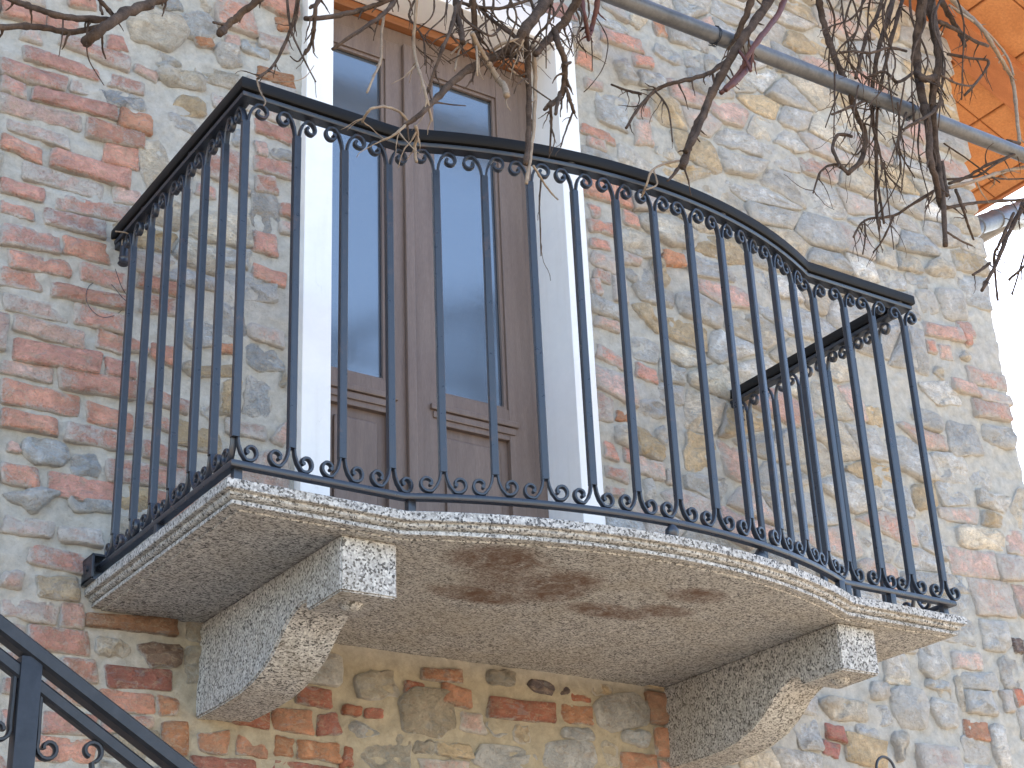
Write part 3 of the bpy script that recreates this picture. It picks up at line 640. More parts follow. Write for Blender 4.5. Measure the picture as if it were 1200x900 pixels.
# ================================================================ RAILING
rail = empty('balcony_railing', (1.08, -D_, -.04)); tag(rail, 'black wrought iron railing with scrolled bar ends around the balcony', 'railing'); RP = Vector((1.08, -D_, -.04))
def radd(o): o.parent = rail; o.location = Vector(o.location)-RP; return o
m = MB(); m.sweep(plan(z=ZT+.001, ywall=-.01), [(-.0145,0),(.0145,0),(.0158,.002),(.0158,.0105),(.0145,.012),(-.0145,.012),(-.0158,.0105),(-.0158,.002)])
radd(m.build('flat_rail', IRON, sharp=40))
hp = plan(z=ZT+.0165, ywall=-.0)
m = MB(); m.sweep(hp, [(-.021,0),(.021,0),(.0235,.003),(.0235,.027),(.0215,.030),(0,.0315),(-.0215,.030),(-.0235,.027),(-.0235,.003)])
hr = radd(m.build('handrail', BLACK, sharp=50))
m = MB(); m.sweep(plan(z=-.001, ywall=-.004), [(-.009,-.007),(.009,-.007),(.011,-.004),(.011,.004),(.009,.007),(-.009,.007),(-.011,.004),(-.011,-.004)])
radd(m.build('bottom_rail', IRON, sharp=40))
# arc-length positions of bars on the front
fr = [Vector((p[0], p[1])) for p in plan(n=60)][1:-1]
cum = [0]
for i in range(1, len(fr)): cum.append(cum[-1]+(fr[i]-fr[i-1]).length)
LT = cum[-1]
def at_len(s):
    for i in range(1, len(fr)):
        if cum[i] >= s or i == len(fr)-1:
            k = (s-cum[i-1])/(cum[i]-cum[i-1]); return fr[i-1].lerp(fr[i], k), (fr[i]-fr[i-1]).normalized()
bars = []
for s in (0., .132, .255, .380): bars.append((at_len(s), 'f'))
s1, s2 = .380, LT-.382
for k in range(1, 12): bars.append((at_len(s1+(s2-s1)*k/12), 'f'))
for s in (.382, .262, .150, .018): bars.append((at_len(LT-s), 'f'))
for y in (-.119,-.232,-.350,-.456,-.570,-.682): bars.append(((Vector((0, y)), Vector((0, -1))), 'l'))
for y in (-.081,-.207,-.326,-.452,-.562,-.672): bars.append(((Vector((W_, y)), Vector((0, 1))), 'r'))
# one baluster: half-round rod with four scrolls
def scroll_pts(sgn, top):
    P = []
    P += [(.0036, -.100), (.0044, -.080), (.0056, -.055), (.0085, -.036), (.0145, -.020), (.0225, -.0095)]
    cx, cz, r0 = .0335, -.0235, .0195
    for k in range(19):
        a = math.radians(112-k*(300/18)); r = r0*(1-.018*k)
        if k > 10: r = r0*(1-.018*10)*(1-.085*(k-10))
        P.append((cx+r*math.cos(a), cz+r*math.sin(a)))
    return [(sgn*x, (z if top else -z)) for x, z in P]
mb = MB(); hw = .0090
mb.add([(x*hw, y*hw, z) for z in (.060, ZT-.060) for x, y in ((1,.72),(.72,1),(-.72,1),(-1,.72),(-1,-.72),(-.72,-1),(.72,-1),(1,-.72))],
       [(j, (j+1) % 8, 8+(j+1) % 8, 8+j) for j in range(8)]+[tuple(range(8))[::-1], tuple(range(8, 16))])
proto = mb.build('baluster', IRON, sharp=30); bar_me = proto.data; bpy.data.objects.remove(proto)
sc_me = {}
for sgn in (-1, 1):
    for tp in (True, False):
        q = MB(); q.strip(scroll_pts(sgn, tp), .0140, .0056, lambda t: .8+.5*min(1, t*4)-(.25 if t > .9 else 0))
        pts = scroll_pts(sgn, tp); e = pts[-1]; q.lathe((e[0], -.0068, e[1]), [(0,0),(.0045,0),(.0045,.0136),(0,.0136)], 'y', 8)
        o = q.build('scroll', IRON, sharp=45); sc_me[(sgn, tp)] = o.data; bpy.data.objects.remove(o)
random.seed(3)
for (p, t), side in bars:
    b = bpy.data.objects.new('baluster', bar_me); link(b, rail)
    b.location = Vector((p.x, p.y, 0))-RP; b.rotation_euler = (random.uniform(-.003,.003), random.uniform(-.003,.003), math.atan2(t.y, t.x)+random.uniform(-.12,.12))
    for sgn in (-1, 1):
        corner = (abs(p.x) < .01 and abs(p.y+D_) < .01)
        if corner and sgn == -1: pass
        for tp in (True, False):
            s = bpy.data.objects.new('scroll', sc_me[(sgn, tp)]); link(s, b); s.location = (0, 0, ZT-.001 if tp else .0075)
            s.rotation_euler = (0, 0, random.uniform(-.05, .05)); s.scale = [random.uniform(.96, 1.04), 1, random.uniform(.97, 1.03)]
            if corner and sgn == -1: s.rotation_euler = (0, 0, -math.pi/2); s.location.x = 0
# feet, spacers, wall fixings
for (x, y, kind) in ((.012, -D_+.012, 'foot'), (A_+.02, -D_+.004, 'foot'), (1.36, -.905, 'ball'), (1.72, -.815, 'foot'), (W_-A_+.01, -D_-.0, 'foot'), (W_-.235, -D_, 'foot'), (W_-.01, -D_+.02, 'foot'), (1.05, -.948, 'ball'), (.0, -.4, 'foot'), (W_, -.4, 'foot')):
    q = MB()
    if kind == 'foot': q.box(x-.010, x+.010, y-.009, y+.009, -.0415, -.006, .002)
    else: q.lathe((x, y, -.0415), [(0,0),(.012,.002),(.017,.012),(.016,.022),(.009,.031),(.006,.036)], 'z', 16)
    radd(q.build('foot', IRON, sharp=40))
for s in (.03, A_+.01, LT/2-.25, LT/2+.25, LT-A_-.01, LT-.03):
    p, t = at_len(s); q = MB(); q.lathe((p.x, p.y, ZT+.012), [(0,0),(.013,0),(.0165,.003),(.0165,.005),(.013,.009),(0,.009)], 'z', 12); radd(q.build('spacer', IRON, sharp=40))
for y in (-.2, -.5):
    for x in (0, W_):
        q = MB(); q.lathe((x, y, ZT+.012), [(0,0),(.013,0),(.0165,.003),(.0165,.005),(.013,.009),(0,.009)], 'z', 12); radd(q.build('spacer', IRON, sharp=40))
q = MB(); q.box(-.036, .012, -.075, -.008, -.044, -.036, .001); q.box(-.036, -.030, -.075, -.006, -.043, .020, .001); q.box(-.036, .010, -.03, -.024, -.042, .022, .002)
q.box(-.036, .0, -.075, -.01, .016, .022, .001); q.lathe((-.038, -.045, -.01), [(0,-.003),(.007,-.003),(.007,.004)], 'x', 10)
radd(q.build('wall_bracket', IRON, sharp=40))
for x, dx in ((0, .004), (W_, -.004)):
    q = MB(); q.lathe((x+dx-.0, -.038, .845), [(0,0),(.012,0),(.016,.004),(.013,.010),(.0125,.016),(.0145,.02),(.0125,.024),(.012,.06),(.011,.075)], 'z', 16); q.box(x-.012, x+.012, -.036, .01, ZT-.012, ZT+.012, .003)
    radd(q.build('wall_fixing', IRON, sharp=40))
# ================================================================ STAIR RAILING, lower left
stair = empty('stair_railing', (-.46, -1., -1.75)); tag(stair, 'dark iron stair railing sloping down across the lower left corner', 'railing'); SP = Vector((-.46, -1., -1.75))
def sadd(o): o.parent = stair; o.location = Vector(o.location)-SP; return o
YS = -1.0
def line_s(u0, u1, ext0, ext1):
    a = Vector(on_y(u0, YS)); b = Vector(on_y(u1, YS)); d = b-a; return a-d*ext0, b+d*ext1
a, b = line_s((0,736), (211,900), 1.2, 1.8)
q = MB(); dd = (b-a).normalized()
def bar_rect(q, a, b, wy, hz, bev=.3):
    t = (b-a).normalized(); nrm = Vector((-t.z, 0, t.x)); P = []
    for e in (a, b):
        for s, c in ((-1,-1+bev),(-1+bev,-1),(1-bev,-1),(1,-1+bev),(1,1-bev),(1-bev,1),(-1+bev,1),(-1,1-bev)): P.append(e+Vector((0,1,0))*s*wy/2+nrm*c*hz/2)
    q.add([p[:] for p in P], [(j, (j+1) % 8, 8+(j+1) % 8, 8+j) for j in range(8)]+[tuple(range(8))[::-1], tuple(range(8, 16))])
bar_rect(q, a, b, .042, .030, .35); sadd(q.build('top_rail', DIRON, sharp=30))
a2, b2 = line_s((0,771), (165,900), 1.2, 1.8); q = MB(); bar_rect(q, a2, b2, .024, .024, .35); sadd(q.build('middle_rail', DIRON, sharp=30))
slope = dd
for k in (-1, 0, 1):
    px_ = -.460+k*.62; zt = a.z+(px_-a.x)*dd.z/dd.x
    q = MB(); q.box(px_-.019, px_+.019, YS-.017, YS+.017, zt-1.2, zt-.012, .003); q.box(px_-.024, px_+.024, YS-.021, YS+.021, zt-1.2, zt-1.19, .002)
    sadd(q.build('post', DIRON, sharp=30))
    for sg in (-1, 1):
        x0 = px_+sg*.024; zz = zt-.035 if sg < 0 else zt-.06
        P = [(x0, zz-.005), (x0, zz-.05), (x0+sg*.001, zz-.09)]
        for kk_ in range(14):
            aa = math.radians(180+kk_*28) if sg > 0 else math.radians(-kk_*28); r = .020*(1-.045*kk_)
            P.append((x0+sg*.020+r*math.cos(aa), zz-.105+r*math.sin(aa)*(1)))
        q = MB(); q.strip(P, .016, .007, 1.0)
        q.v = [(v[0], v[1]+YS, v[2]) for v in q.v]; sadd(q.build('scroll', DIRON, sharp=45))
for px_ in (-.335, -.318+.06, -.335+.31, -.258+.31, -.335-.31, -.258-.31):
    zt = a2.z+(px_-a2.x)*dd.z/dd.x
    first = abs(((px_+.335)/.31) - round((px_+.335)/.31)) < .02; sg = 1 if first else -1
    P = []
    for kk_ in range(15):
        aa = math.radians(250-kk_*24) ; r = .020*(.5+.035*kk_)
        P.append((px_-.004-.0*sg+r*math.cos(aa)*1, zt-.038+r*math.sin(aa)))
    P += [(P[-1][0]+.006, P[-1][1]-.04), (P[-1][0]+.004, P[-1][1]-.16), (P[-1][0]+.002, P[-1][1]-.5)]
    q = MB(); q.strip([(px_+(x-px_)*sg, z) for x, z in P], .014, .007, 1.0); q.v = [(v[0], v[1]+YS, v[2]) for v in q.v]; sadd(q.build('scroll', DIRON, sharp=45))
# stone stair under it (out of the picture, carries the posts)
st_ = empty('stone_stair', (-.4, -.6, -2.9)); tag(st_, 'stone stair flight along the foot of the wall under the iron handrail', 'stairs')
for i in range(10):
    x0 = -1.6+.27*i; zt = -1.02-.17*i
    q = MB(); q.box(x0, x0+.30, -1.08, -.04, zt-.9 if zt-.9 > -2.9 else -2.9, zt, .01); o = q.build('step', PLAST); o.parent = st_; o.location = Vector((.4,.6,2.9))
# ================================================================ PERGOLA POLE
YP = -1.0
a = Vector(on_y((710,-8), YP)); b = Vector(on_y((1200,182), YP)); d = b-a
a = a-d*1.3; b = b+d*2.2
pole = MB(); n_p = 40
pole.tube([a.lerp(b, i/n_p) for i in range(n_p+1)], .0235, 20)
po = pole.build('pergola_pole', ZINC, smooth=True, loc=tuple(a)); tag(po, 'grey galvanised tube crossing in front of the wall from top centre to right edge', 'pole')
# its uprights and arms, outside the picture: wall brackets
for t_ in (.0, 1.0):
    c = a.lerp(b, t_); q = MB(); q.tube([c, Vector((c.x, .02, c.z)) if t_ < .5 else Vector((c.x, c.y, -2.9))], .018 if t_ < .5 else .028, 12); o = q.build('arm' if t_ < .5 else 'post', ZINC, smooth=True); o.parent = po; o.location = -a
for x_, o_ in ((None, None),):
    q = MB(); q.box(-1.4, 1.98, -.545, -.465, 2.205, 2.335, .006); o = q.build('unseen_beam', GREYW, sharp=40); o.parent = po; o.location = -a  # unseen beam, added so its reflection darkens the upper panes
    for x_ in (-1.2, .3):
        q = MB(); q.box(x_, x_+.07, -.464, .01, 2.24, 2.31, .004); o = q.build('arm', GREYW, sharp=40); o.parent = po; o.location = -a  # unseen arms that carry the added beam
for u, wd in (((836,38), 1.1), ((1062,120), 1.0)):
    c = Vector(on_y(u, YP)); dn = (b-a).normalized()
    cl = min(1, max(0, (c-a).dot(dn)/(b-a).length)); c = a.lerp(b, cl)
    P = []; up = dn.cross(Vector((0,1,0))).normalized(); 
    for k in range(26):
        aa = 2*math.pi*k/12.5; r = .0262+.0015*math.sin(k*1.7)
        P.append(c+(Vector((0,1,0))*math.cos(aa)+up*math.sin(aa))*r+dn*(k*.0004))
    e = P[-1]; P += [e+Vector((.01,-.012,-.02)), e+Vector((-.004,-.02,-.035)), e+Vector((-.02,-.01,-.028))]
    q = MB(); q.tube(P, .0016, 6); o = q.build('wire_tie', IRON, smooth=True); o.parent = po; o.location = -a
# ================================================================ VINES
random.seed(21)
def catmull(P, sub):
    out = []
    for i in range(len(P)-1):
        p0 = P[max(i-1, 0)]; p1 = P[i]; p2 = P[i+1]; p3 = P[min(i+2, len(P)-1)]
        for k in range(sub):
            t = k/sub; out.append(.5*((2*p1)+(p2-p0)*t+(2*p0-5*p1+4*p2-p3)*t*t+(3*p1-p0-3*p2+p3)*t**3))
    out.append(P[-1]); return out
def cane_geo(mb, pts, w0, w1, Y, dY=0.0, wob=.35, sub=6, sides=8):
    """pts: photo positions of the cane; Y: its distance in front of the wall; widths in photo pixels"""
    W = []
    n = len(pts)
    ph = random.random()*6
    for i, u in enumerate(pts):
        yy = Y+dY*i/(n-1)+.03*math.sin(ph+i*1.1)
        W.append(np.array(on_y(u, yy)))
    Q = catmull(W, sub); m = len(Q); rad = []; P = []
    for i, p in enumerate(Q):
        t = i/(m-1); wpx = w0+(w1-w0)*t
        r = wpx/2*depth(p)/F
        r *= 1+.13*mnoise.noise(Vector((i*.9, ph, 0)))
        if i % 9 == 4: r *= 1.22
        rad.append(r)
        j = Vector((mnoise.noise(Vector((i*.6, ph, 2.))), mnoise.noise(Vector((i*.6, ph, 5.))), mnoise.noise(Vector((i*.6, ph, 9.)))))*r*wob
        P.append(Vector(p)+j)
    mb.tube(P, rad, sides, knob=.16); return P, rad
def twigs(parent, P, rad, count, lmin, lmax, mat, r0=None, down=.5, spread=1.0):
    for _ in range(count):
        i = random.randrange(1, len(P)-1); t = (P[i+1]-P[i-1]).normalized()
        v = Vector((random.uniform(-1,1), random.uniform(-.5,.5), random.uniform(-1,.6)-down)).normalized()*spread+t*.5
        L = random.uniform(lmin, lmax); n = 5+int(L/.03); pts = [P[i].copy()]; v.normalize()
        for k in range(n):
            v = (v+Vector((random.uniform(-.35,.35), random.uniform(-.2,.2), random.uniform(-.4,.28)))).normalized(); pts.append(pts[-1]+v*L/n)
        r = (r0 or min(.0034, rad[i]*.5))
        rr = [max(.0007, r*(1-.7*k/n)*(1.35 if k % 3 == 1 else 1)) for k in range(n+1)]
        q = MB(); q.tube(pts, rr, 6); o = q.build('twig', mat, smooth=True); o.parent = parent
def vine(label, Y, canes, ntw=8, lm=(.03,.10), twm=None, group=None, mat=BARK):
    root = None
    for c in canes:
        pts, w0, w1 = c[0], c[1], c[2]; opt = c[3] if len(c) > 3 else {}
        q = MB(); P, rad = cane_geo(q, pts, w0, w1, opt.get('Y', Y), opt.get('dY', 0.), sides=8 if w0 > 3 else 6)
        mt = {'t': BARKT, 'r': BARKR, 'b': mat}[opt.get('m', 'b')]
        if root is None:
            root = empty('grapevine', tuple(P[0])); tag(root, label, 'vine', group)
        o = q.build('cane' if w0 > 3.2 else 'twig', mt, smooth=True); o.parent = root; o.location = -Vector(root.location)
        nt2 = opt.get('tw', ntw if w0 > 3.2 else 1)
        if nt2:
            nt2 = int(nt2*1.7+.5); hold = 0
            hold = len(COL.objects)
            before = set(x.name for x in root.children)
            twigs(root, P, rad, nt2, lm[0], lm[1], twm or mt)
            for ch in root.children:
                if ch.name not in before: ch.location = -Vector(root.location)
    return root
vine('thick grey forked vine branch with a broken end across the top left bricks', -1.25, [
 ([(205,-14),(180,2),(150,14),(125,30),(108,43),(100,50)], 12, 13, {'tw':3}),
 ([(132,24),(100,22),(70,19),(45,11),(25,4),(0,-6)], 8, 7, {'tw':3}),
 ([(130,28),(105,34),(80,38),(50,32),(20,31),(-12,32)], 7, 8, {'tw':2}),
 ([(133,18),(124,8),(112,-6)], 5, 5, {'tw':1}), ([(120,17),(118,8),(116,-8)], 3.5, 3, {'tw':0}),
 ([(74,20),(73,42),(69,66)], 2.4, 1.2, {'tw':0}), ([(120,38),(120,56),(124,69)], 3, 2, {'tw':0}), ([(101,50),(105,72),(122,100)], 2, 1, {'tw':0})], lm=(.02,.06))
vine('short bare vine branch with a cut end left of the door top', -1.2, [
 ([(318,-12),(300,2),(280,18),(266,30),(258,39)], 9, 9, {'tw':1}), ([(268,29),(258,28),(250,26)], 4, 3, {'tw':0})], lm=(.02,.04))
vine('thin dark vine shoots hanging in front of the left door jamb', -1.15, [
 ([(352,-10),(343,28),(333,53),(320,77),(302,92)], 5, 3, {'tw':6}), ([(336,-10),(340,30),(353,63),(370,96)], 3.4, 1.8, {'tw':2}),
 ([(377,-8),(370,8),(368,32),(365,50),(357,63)], 5.5, 4.5, {'tw':3}), ([(372,4),(363,9)], 4.2, 4, {'tw':0}),
 ([(478,-12),(450,2),(425,11),(392,19),(358,22)], 6, 6, {'tw':3}),
 ([(302,92),(330,96),(355,92),(368,77)], 1.3, 1, {'tw':0,'m':'t'}), ([(301,92),(304,105),(311,118),(309,124)], 2.2, 1.6, {'tw':0,'m':'t','Y':-.86}),
 ([(357,63),(349,72),(340,66)], 2.4, 1.5, {'tw':0})], lm=(.02,.08))
vine('tangled grapevine with a long shoot hanging over the handrail in front of the door', -1.12, [
 ([(650,-16),(641,0),(617,33),(606,50),(587,63),(555,78),(530,97),(506,121),(488,138),(472,148)], 15, 5, {'tw':9}),
 ([(616,44),(619,80),(620,120),(619,165),(616,192)], 8, 6, {'tw':2}), ([(625,52),(627,90),(626,140),(622,180),(617,215)], 5.5, 4, {'tw':1,'m':'t'}),
 ([(684,-14),(678,-2),(665,20),(650,38),(638,51),(628,64)], 11, 8, {'tw':4}),
 ([(650,34),(654,52),(662,72),(661,98),(655,114),(644,124)], 8, 6, {'tw':4}), ([(656,110),(653,122),(651,134)], 5, 4, {'tw':0}),
 ([(663,102),(668,118),(673,132)], 4, 4, {'tw':1}), ([(645,123),(646,148),(644,180)], 4, 2, {'tw':3}), ([(672,130),(665,148),(657,172)], 3, 2, {'tw':2}),
 ([(661,76),(669,73)], 4.5, 3, {'tw':0}), ([(645,120),(638,129)], 5, 4, {'tw':0}),
 ([(553,38),(560,54),(571,72),(583,92),(591,101),(594,112)], 6, 8, {'tw':1,'m':'t'}), ([(553,-12),(555,10),(557,34),(563,48)], 8, 7, {'tw':3}),
 ([(532,-12),(537,14),(540,36),(542,50)], 8, 7, {'tw':2}), ([(534,8),(530,30),(520,54),(511,78),(499,112)], 5, 3.5, {'tw':5}),
 ([(489,-8),(486,30),(485,52),(488,72),(494,92),(500,115),(506,142)], 4, 3.6, {'tw':4,'m':'t'}),
 ([(470,-10),(454,12),(439,24),(412,42),(389,58)], 6, 4, {'tw':3}), ([(451,12),(447,40),(446,70),(437,92),(430,109)], 3.2, 2.6, {'tw':2,'m':'t'}),
 ([(556,4),(575,22),(590,33),(607,46)], 4, 5, {'tw':3}), ([(534,1),(560,8),(590,9),(628,-4)], 4.5, 4, {'tw':5}),
 ([(549,47),(538,60),(533,83)], 3.2, 2.4, {'tw':0,'m':'t'}), ([(545,50),(536,56),(528,64)], 3, 2.4, {'tw':0,'m':'t'}), ([(558,50),(559,70),(559,89)], 3, 2.4, {'tw':0,'m':'t'}),
 ([(475,147),(462,158),(445,166)], 3.4, 2.6, {'tw':2,'m':'t'}), ([(478,142),(468,131),(452,125),(436,127),(429,134),(424,143)], 3.6, 3, {'tw':2,'m':'t'}),
 ([(487,147),(489,160),(486,172),(488,190)], 4.5, 3.5, {'tw':3,'m':'t'}), ([(504,118),(524,122),(546,124)], 2.4, 1.4, {'tw':0}),
 ([(596,80),(608,89),(619,98)], 2.6, 2.2, {'tw':0,'m':'t'}), ([(623,102),(634,110),(646,118)], 2, 1.6, {'tw':0}),
 ([(650,-8),(641,30),(640,80)], 2.4, 1.4, {'tw':1}), ([(575,60),(592,50),(612,46),(606,60),(598,66)], 4, 3, {'tw':3,'m':'t'}),
 ([(560,62),(585,66),(604,66),(606,74)], 5, 4, {'tw':2}), ([(586,34),(575,42),(560,34),(545,22),(536,6)], 3, 3, {'tw':4}),
 ([(620,60),(628,44),(640,30),(655,10),(664,-10)], 3.4, 3, {'tw':3}), ([(625,194),(636,212),(646,226),(654,234)], 3, 1.8, {'tw':0,'m':'t'}), ([(634,210),(632,240),(633,262),(634,300)], 2.2, 1.4, {'tw':1})]+[([(x0,-10),(x0+random.uniform(-16,16),18),(x0+random.uniform(-26,26),45),(x0+random.uniform(-34,30),random.uniform(60,88))], random.uniform(2.,3.6), 1.5, {'tw':4,'Y':-1.12+random.uniform(-.08,.1)}) for x0 in (492,508,524,545,566,578,592,604,618,632,654,668)], lm=(.02,.10))
vine('reddish vine canes with pruned tips hanging right of the door jamb', -1.05, [
 ([(680,-12),(684,14),(688,34),(690,47)], 6, 5, {'tw':2,'m':'r'}), ([(702,-12),(698,14),(694,32),(690,44)], 7, 5, {'tw':2,'m':'r'}),
 ([(693,44),(694,64),(694,83)], 1.8, 1.2, {'tw':0}), ([(697,18),(712,46),(708,76),(694,98),(684,108)], 1.5, 1.2, {'tw':0}), ([(688,30),(680,36),(676,42)], 2.5, 2, {'tw':1})], lm=(.015,.05))
vine('leaning vine branch tied to the pole with its tip resting on the handrail', -1.06, [
 ([(910,-14),(894,12),(877,36),(857,67),(838,103),(821,140),(809,165),(800,196)], 11, 9, {'tw':6,'dY':-.04}),
 ([(884,-10),(877,12),(868,32),(862,46)], 8, 7, {'tw':3}), ([(833,104),(826,130),(815,160),(803,178)], 6, 7, {'tw':1,'Y':-1.09}),
 ([(924,-12),(912,16),(892,43),(876,66),(866,86),(845,109)], 7, 6, {'tw':2,'m':'r','Y':-1.12}), ([(880,62),(877,78),(862,96),(850,106)], 7, 6, {'tw':0,'m':'r','Y':-1.12}), ([(866,60),(875,72),(880,84)], 4, 4, {'tw':0,'m':'r','Y':-1.12}),
 ([(858,66),(834,84),(812,92),(786,98),(767,107),(748,127),(734,150)], 6, 3.4, {'tw':9,'Y':-1.02}), ([(768,107),(783,128),(788,166)], 2.6, 1.8, {'tw':2}), ([(752,110),(735,106),(716,99)], 3.6, 2.4, {'tw':3}),
 ([(800,190),(789,205),(782,212)], 5, 2.4, {'tw':0}), ([(798,188),(778,192),(764,200),(758,215),(752,230)], 3, 2.6, {'tw':0,'m':'t'}), ([(766,200),(770,216),(757,222)], 2.2, 2, {'tw':0,'m':'t'})], lm=(.02,.09))
rt = [
 ([(958,-12),(962,14),(970,43),(982,77),(992,98),(998,116),(1004,136),(1014,157),(1010,186),(994,203)], 8, 6, {'tw':9}),
 ([(994,203),(978,193),(962,201),(953,226)], 4, 2, {'tw':4}), ([(999,160),(982,158),(976,174),(984,192),(994,203)], 4, 4, {'tw':2}),
 ([(1036,-10),(1028,18),(1016,40),(1008,72),(1003,92)], 5, 4, {'tw':7}), ([(1048,-10),(1040,24),(1030,56),(1023,97),(1022,133),(1027,173),(1026,233),(1030,268)], 7, 3, {'tw':10}),
 ([(1060,-10),(1048,34),(1034,92),(1028,133),(1027,196),(1036,262)], 5, 3, {'tw':8}),
 ([(1082,-12),(1077,30),(1074,62),(1078,100),(1087,143),(1090,187),(1097,213),(1103,242)], 12, 7, {'tw':5,'F':1}),
 ([(1090,-12),(1093,22),(1099,55),(1100,80),(1093,113),(1095,160),(1100,198),(1105,233),(1108,288)], 12, 6, {'tw':6,'F':1}),
 ([(1074,86),(1085,93),(1096,90)], 8, 9, {'tw':2,'F':1}), ([(1104,190),(1107,212),(1110,230)], 5, 4, {'tw':2}),
 ([(1094,224),(1068,240),(1047,253),(1014,258),(1000,278)], 4, 2.4, {'tw':8}), ([(1013,258),(1014,278),(1011,298)], 2.6, 1.8, {'tw':2}), ([(1047,255),(1034,282),(1023,296)], 2.6, 1.8, {'tw':2}),
 ([(1104,118),(1092,132),(1076,142),(1058,152)], 5, 3.4, {'tw':4}), ([(1062,60),(1042,56),(1020,62),(1000,60),(984,62)], 3.4, 3, {'tw':6}), ([(1040,118),(1022,116),(1000,124),(975,134)], 4, 3, {'tw':5}),
 ([(1072,84),(1052,96),(1036,84),(1014,92)], 4, 3, {'tw':5}), ([(1110,63),(1135,68),(1158,72),(1148,92),(1130,112)], 3.6, 3, {'tw':3}), ([(1102,88),(1122,98),(1140,100),(1150,88)], 2.6, 2.4, {'tw':1}),
 ([(1060,96),(1054,140),(1060,182),(1056,226)], 2.2, 1.4, {'tw':3}), ([(1068,108),(1072,150),(1066,200)], 2, 1.3, {'tw':2}), ([(984,60),(1006,84),(1030,98),(1052,112)], 2.2, 2, {'tw':3}),
 ([(1000,-8),(990,30),(1004,60),(1010,92)], 2.6, 2, {'tw':4}), ([(1018,-8),(1000,20),(976,30),(962,36)], 2.6, 2, {'tw':3}), ([(1028,173),(1040,205),(1058,222)], 2.4, 1.6, {'tw':3})]
vine('dense dark tangle of hanging grapevine canes beside the roof eave', -1.0, [c[:3]+((dict(c[3], Y=-1.075 if c[3].get('F') else -1.0+random.uniform(-.13,.10)),)) for c in rt]
 + [([(x0, -10), (x0+random.uniform(-14,14), 30+random.uniform(-8,8)), (x0+random.uniform(-22,22), 75+random.uniform(-10,10)), (x0+random.uniform(-26,20), 120+random.uniform(-20,30))], random.uniform(2.2,4.0), 1.6, {'tw':5, 'Y':-1+random.uniform(-.12,.1)}) for x0 in (966,985,996,1012,1022,1041,1050,1066,1073,1098,1106,1118)]
 + [([(x0, y0), (x0+random.uniform(-12,12), y0+40), (x0+random.uniform(-24,18), y0+random.uniform(65,105))], random.uniform(2.0,3.2), 1.3, {'tw':4, 'Y':-1+random.uniform(-.1,.08)}) for x0, y0 in ((978,84),(1006,100),(1024,150),(1030,110),(1052,120),(1062,132),(1078,140),(1092,170),(1046,160),(1036,190),(1000,120))]
 , lm=(.03,.12))
vine('pale arching vine canes crossing the orange tile soffit', -.92, [
 ([(1108,-12),(1122,6),(1137,20),(1151,34),(1164,54),(1177,76),(1187,96),(1191,130),(1195,168)], 6, 4, {'tw':5,'m':'t'}),
 ([(1112,6),(1130,18),(1150,32),(1166,48),(1180,66),(1188,88)], 3, 2.6, {'tw':2,'m':'t'}), ([(1100,26),(1117,33),(1140,47),(1158,54)], 5, 4, {'tw':3}),
 ([(1104,2),(1116,24),(1125,38),(1131,54)], 7, 5, {'tw':2}), ([(1195,168),(1186,166),(1180,164)], 4, 3, {'tw':1})], lm=(.02,.08))
vine('thin pale vine shoots reaching right from the tangle across the roof edge', -.98, [
 ([(1112,215),(1132,208),(1152,196),(1180,184),(1208,174)], 4, 3, {'tw':2}), ([(1112,220),(1136,214),(1160,206),(1184,199),(1208,195)], 4.5, 4, {'tw':3,'m':'t'}),
 ([(1110,210),(1128,209),(1148,205),(1164,194),(1190,180),(1208,172)], 3, 2.6, {'tw':2}), ([(1108,244),(1140,238),(1170,236),(1208,233)], 4, 3.4, {'tw':2}),
 ([(1120,222),(1128,244),(1134,262),(1141,281)], 4, 2.4, {'tw':1}), ([(1110,272),(1124,281),(1139,288)], 2.6, 2.4, {'tw':1}), ([(1160,208),(1182,210),(1208,209)], 2.6, 2, {'tw':0}), ([(1106,168),(1130,184),(1152,200),(1172,214)], 2, 1.6, {'tw':1})], lm=(.02,.09))
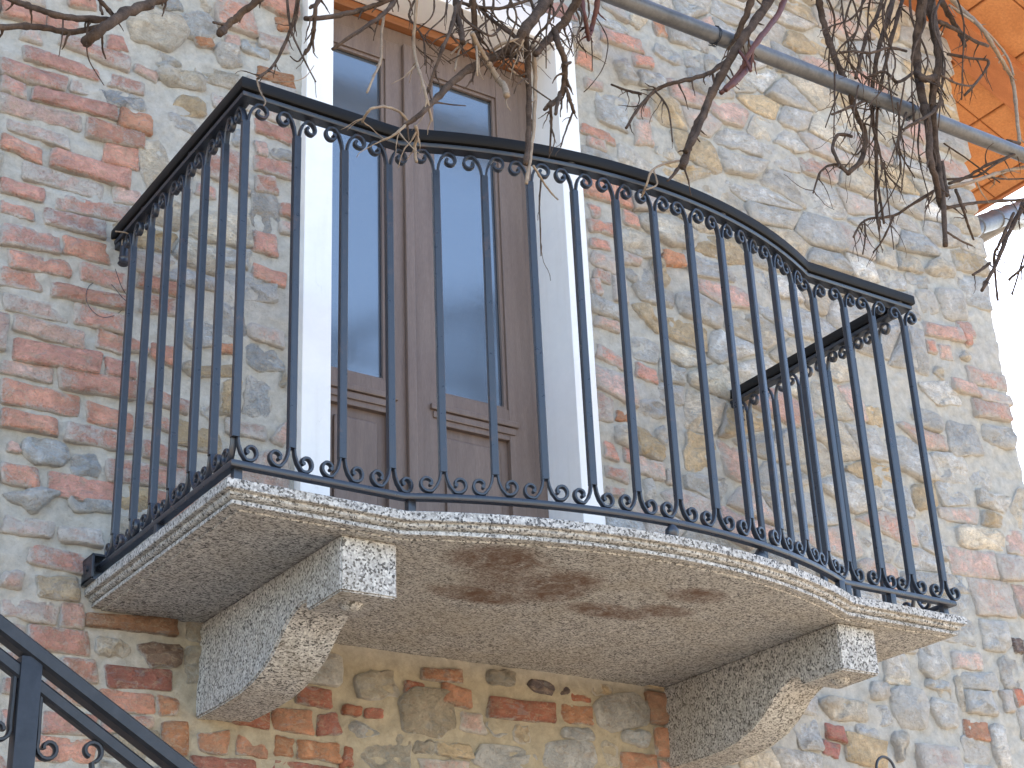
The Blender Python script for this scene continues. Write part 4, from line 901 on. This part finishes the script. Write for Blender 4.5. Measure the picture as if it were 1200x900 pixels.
vine('dark bare branches against the bright sky at the right edge', -.8, [
 ([(1212,216),(1199,240),(1180,278),(1168,308),(1151,341)], 7, 4, {'tw':4}), ([(1188,250),(1172,284),(1165,300),(1167,330),(1169,352)], 4, 2.4, {'tw':2}), ([(1160,308),(1150,316),(1140,322)], 4, 3, {'tw':1}),
 ([(1212,300),(1198,314),(1182,328)], 4, 3, {'tw':2}), ([(1210,262),(1202,292),(1186,346)], 3.4, 2, {'tw':3}), ([(1205,232),(1203,250),(1212,280)], 8, 5, {'tw':1})], lm=(.03,.10))
vine('thick old grapevine stem lying along the pergola just above the picture', -1.1, [([(120,-44),(260,-30),(400,-36),(520,-28),(650,-24),(800,-30),(950,-26),(1060,-24),(1140,-30)], 19, 17, {'tw':0})])
# dry tie at the wall end of the left handrail
q = MB(); P, _ = cane_geo(q, [(135,271),(148,273),(157,279),(150,284),(144,280),(143,287)], 1.8, 1.5, -.07); o = q.build('tendril', BARKT, smooth=True, loc=tuple(P[0])); tag(o, 'dry tendril curled round the wall end of the left handrail', 'tendril')
# loop of wire on the bricks
q = MB(); P, _ = cane_geo(q, [(135,315),(142,335),(149,350),(140,366),(122,372),(108,364),(101,350),(104,336),(116,329),(130,333),(147,352),(158,350)], .9, .8, -.03, wob=0); o = q.build('wire_loop', IRON, smooth=True, loc=tuple(P[0])); tag(o, 'loose loop of thin wire on the bricks below the left handrail end', 'wire')
# iron ring at the lower right edge of the picture, on a bracket
rc = Vector(on_y((1038,902), -.10)); ringo = empty('iron_bracket', (rc.x, -.0, rc.z)); tag(ringo, 'black iron ring standing up at the bottom edge below the right corbel', 'bracket')
q = MB(); q.tube([(rc.x+.040*math.cos(a), -.10, rc.z+.040*math.sin(a)) for a in np.linspace(0, 2*math.pi, 33)], .0045, 10, cap=False); o = q.build('ring', IRON, smooth=True); o.parent = ringo; o.location = -Vector(ringo.location)
q = MB(); q.tube([(rc.x, -.10, rc.z-.044), (rc.x, -.10, rc.z-.16), (rc.x, -.08, rc.z-.19), (rc.x, .0, rc.z-.19)], .006, 10); o = q.build('rod', IRON, smooth=True); o.parent = ringo; o.location = -Vector(ringo.location)
bpy.context.view_layer.update()
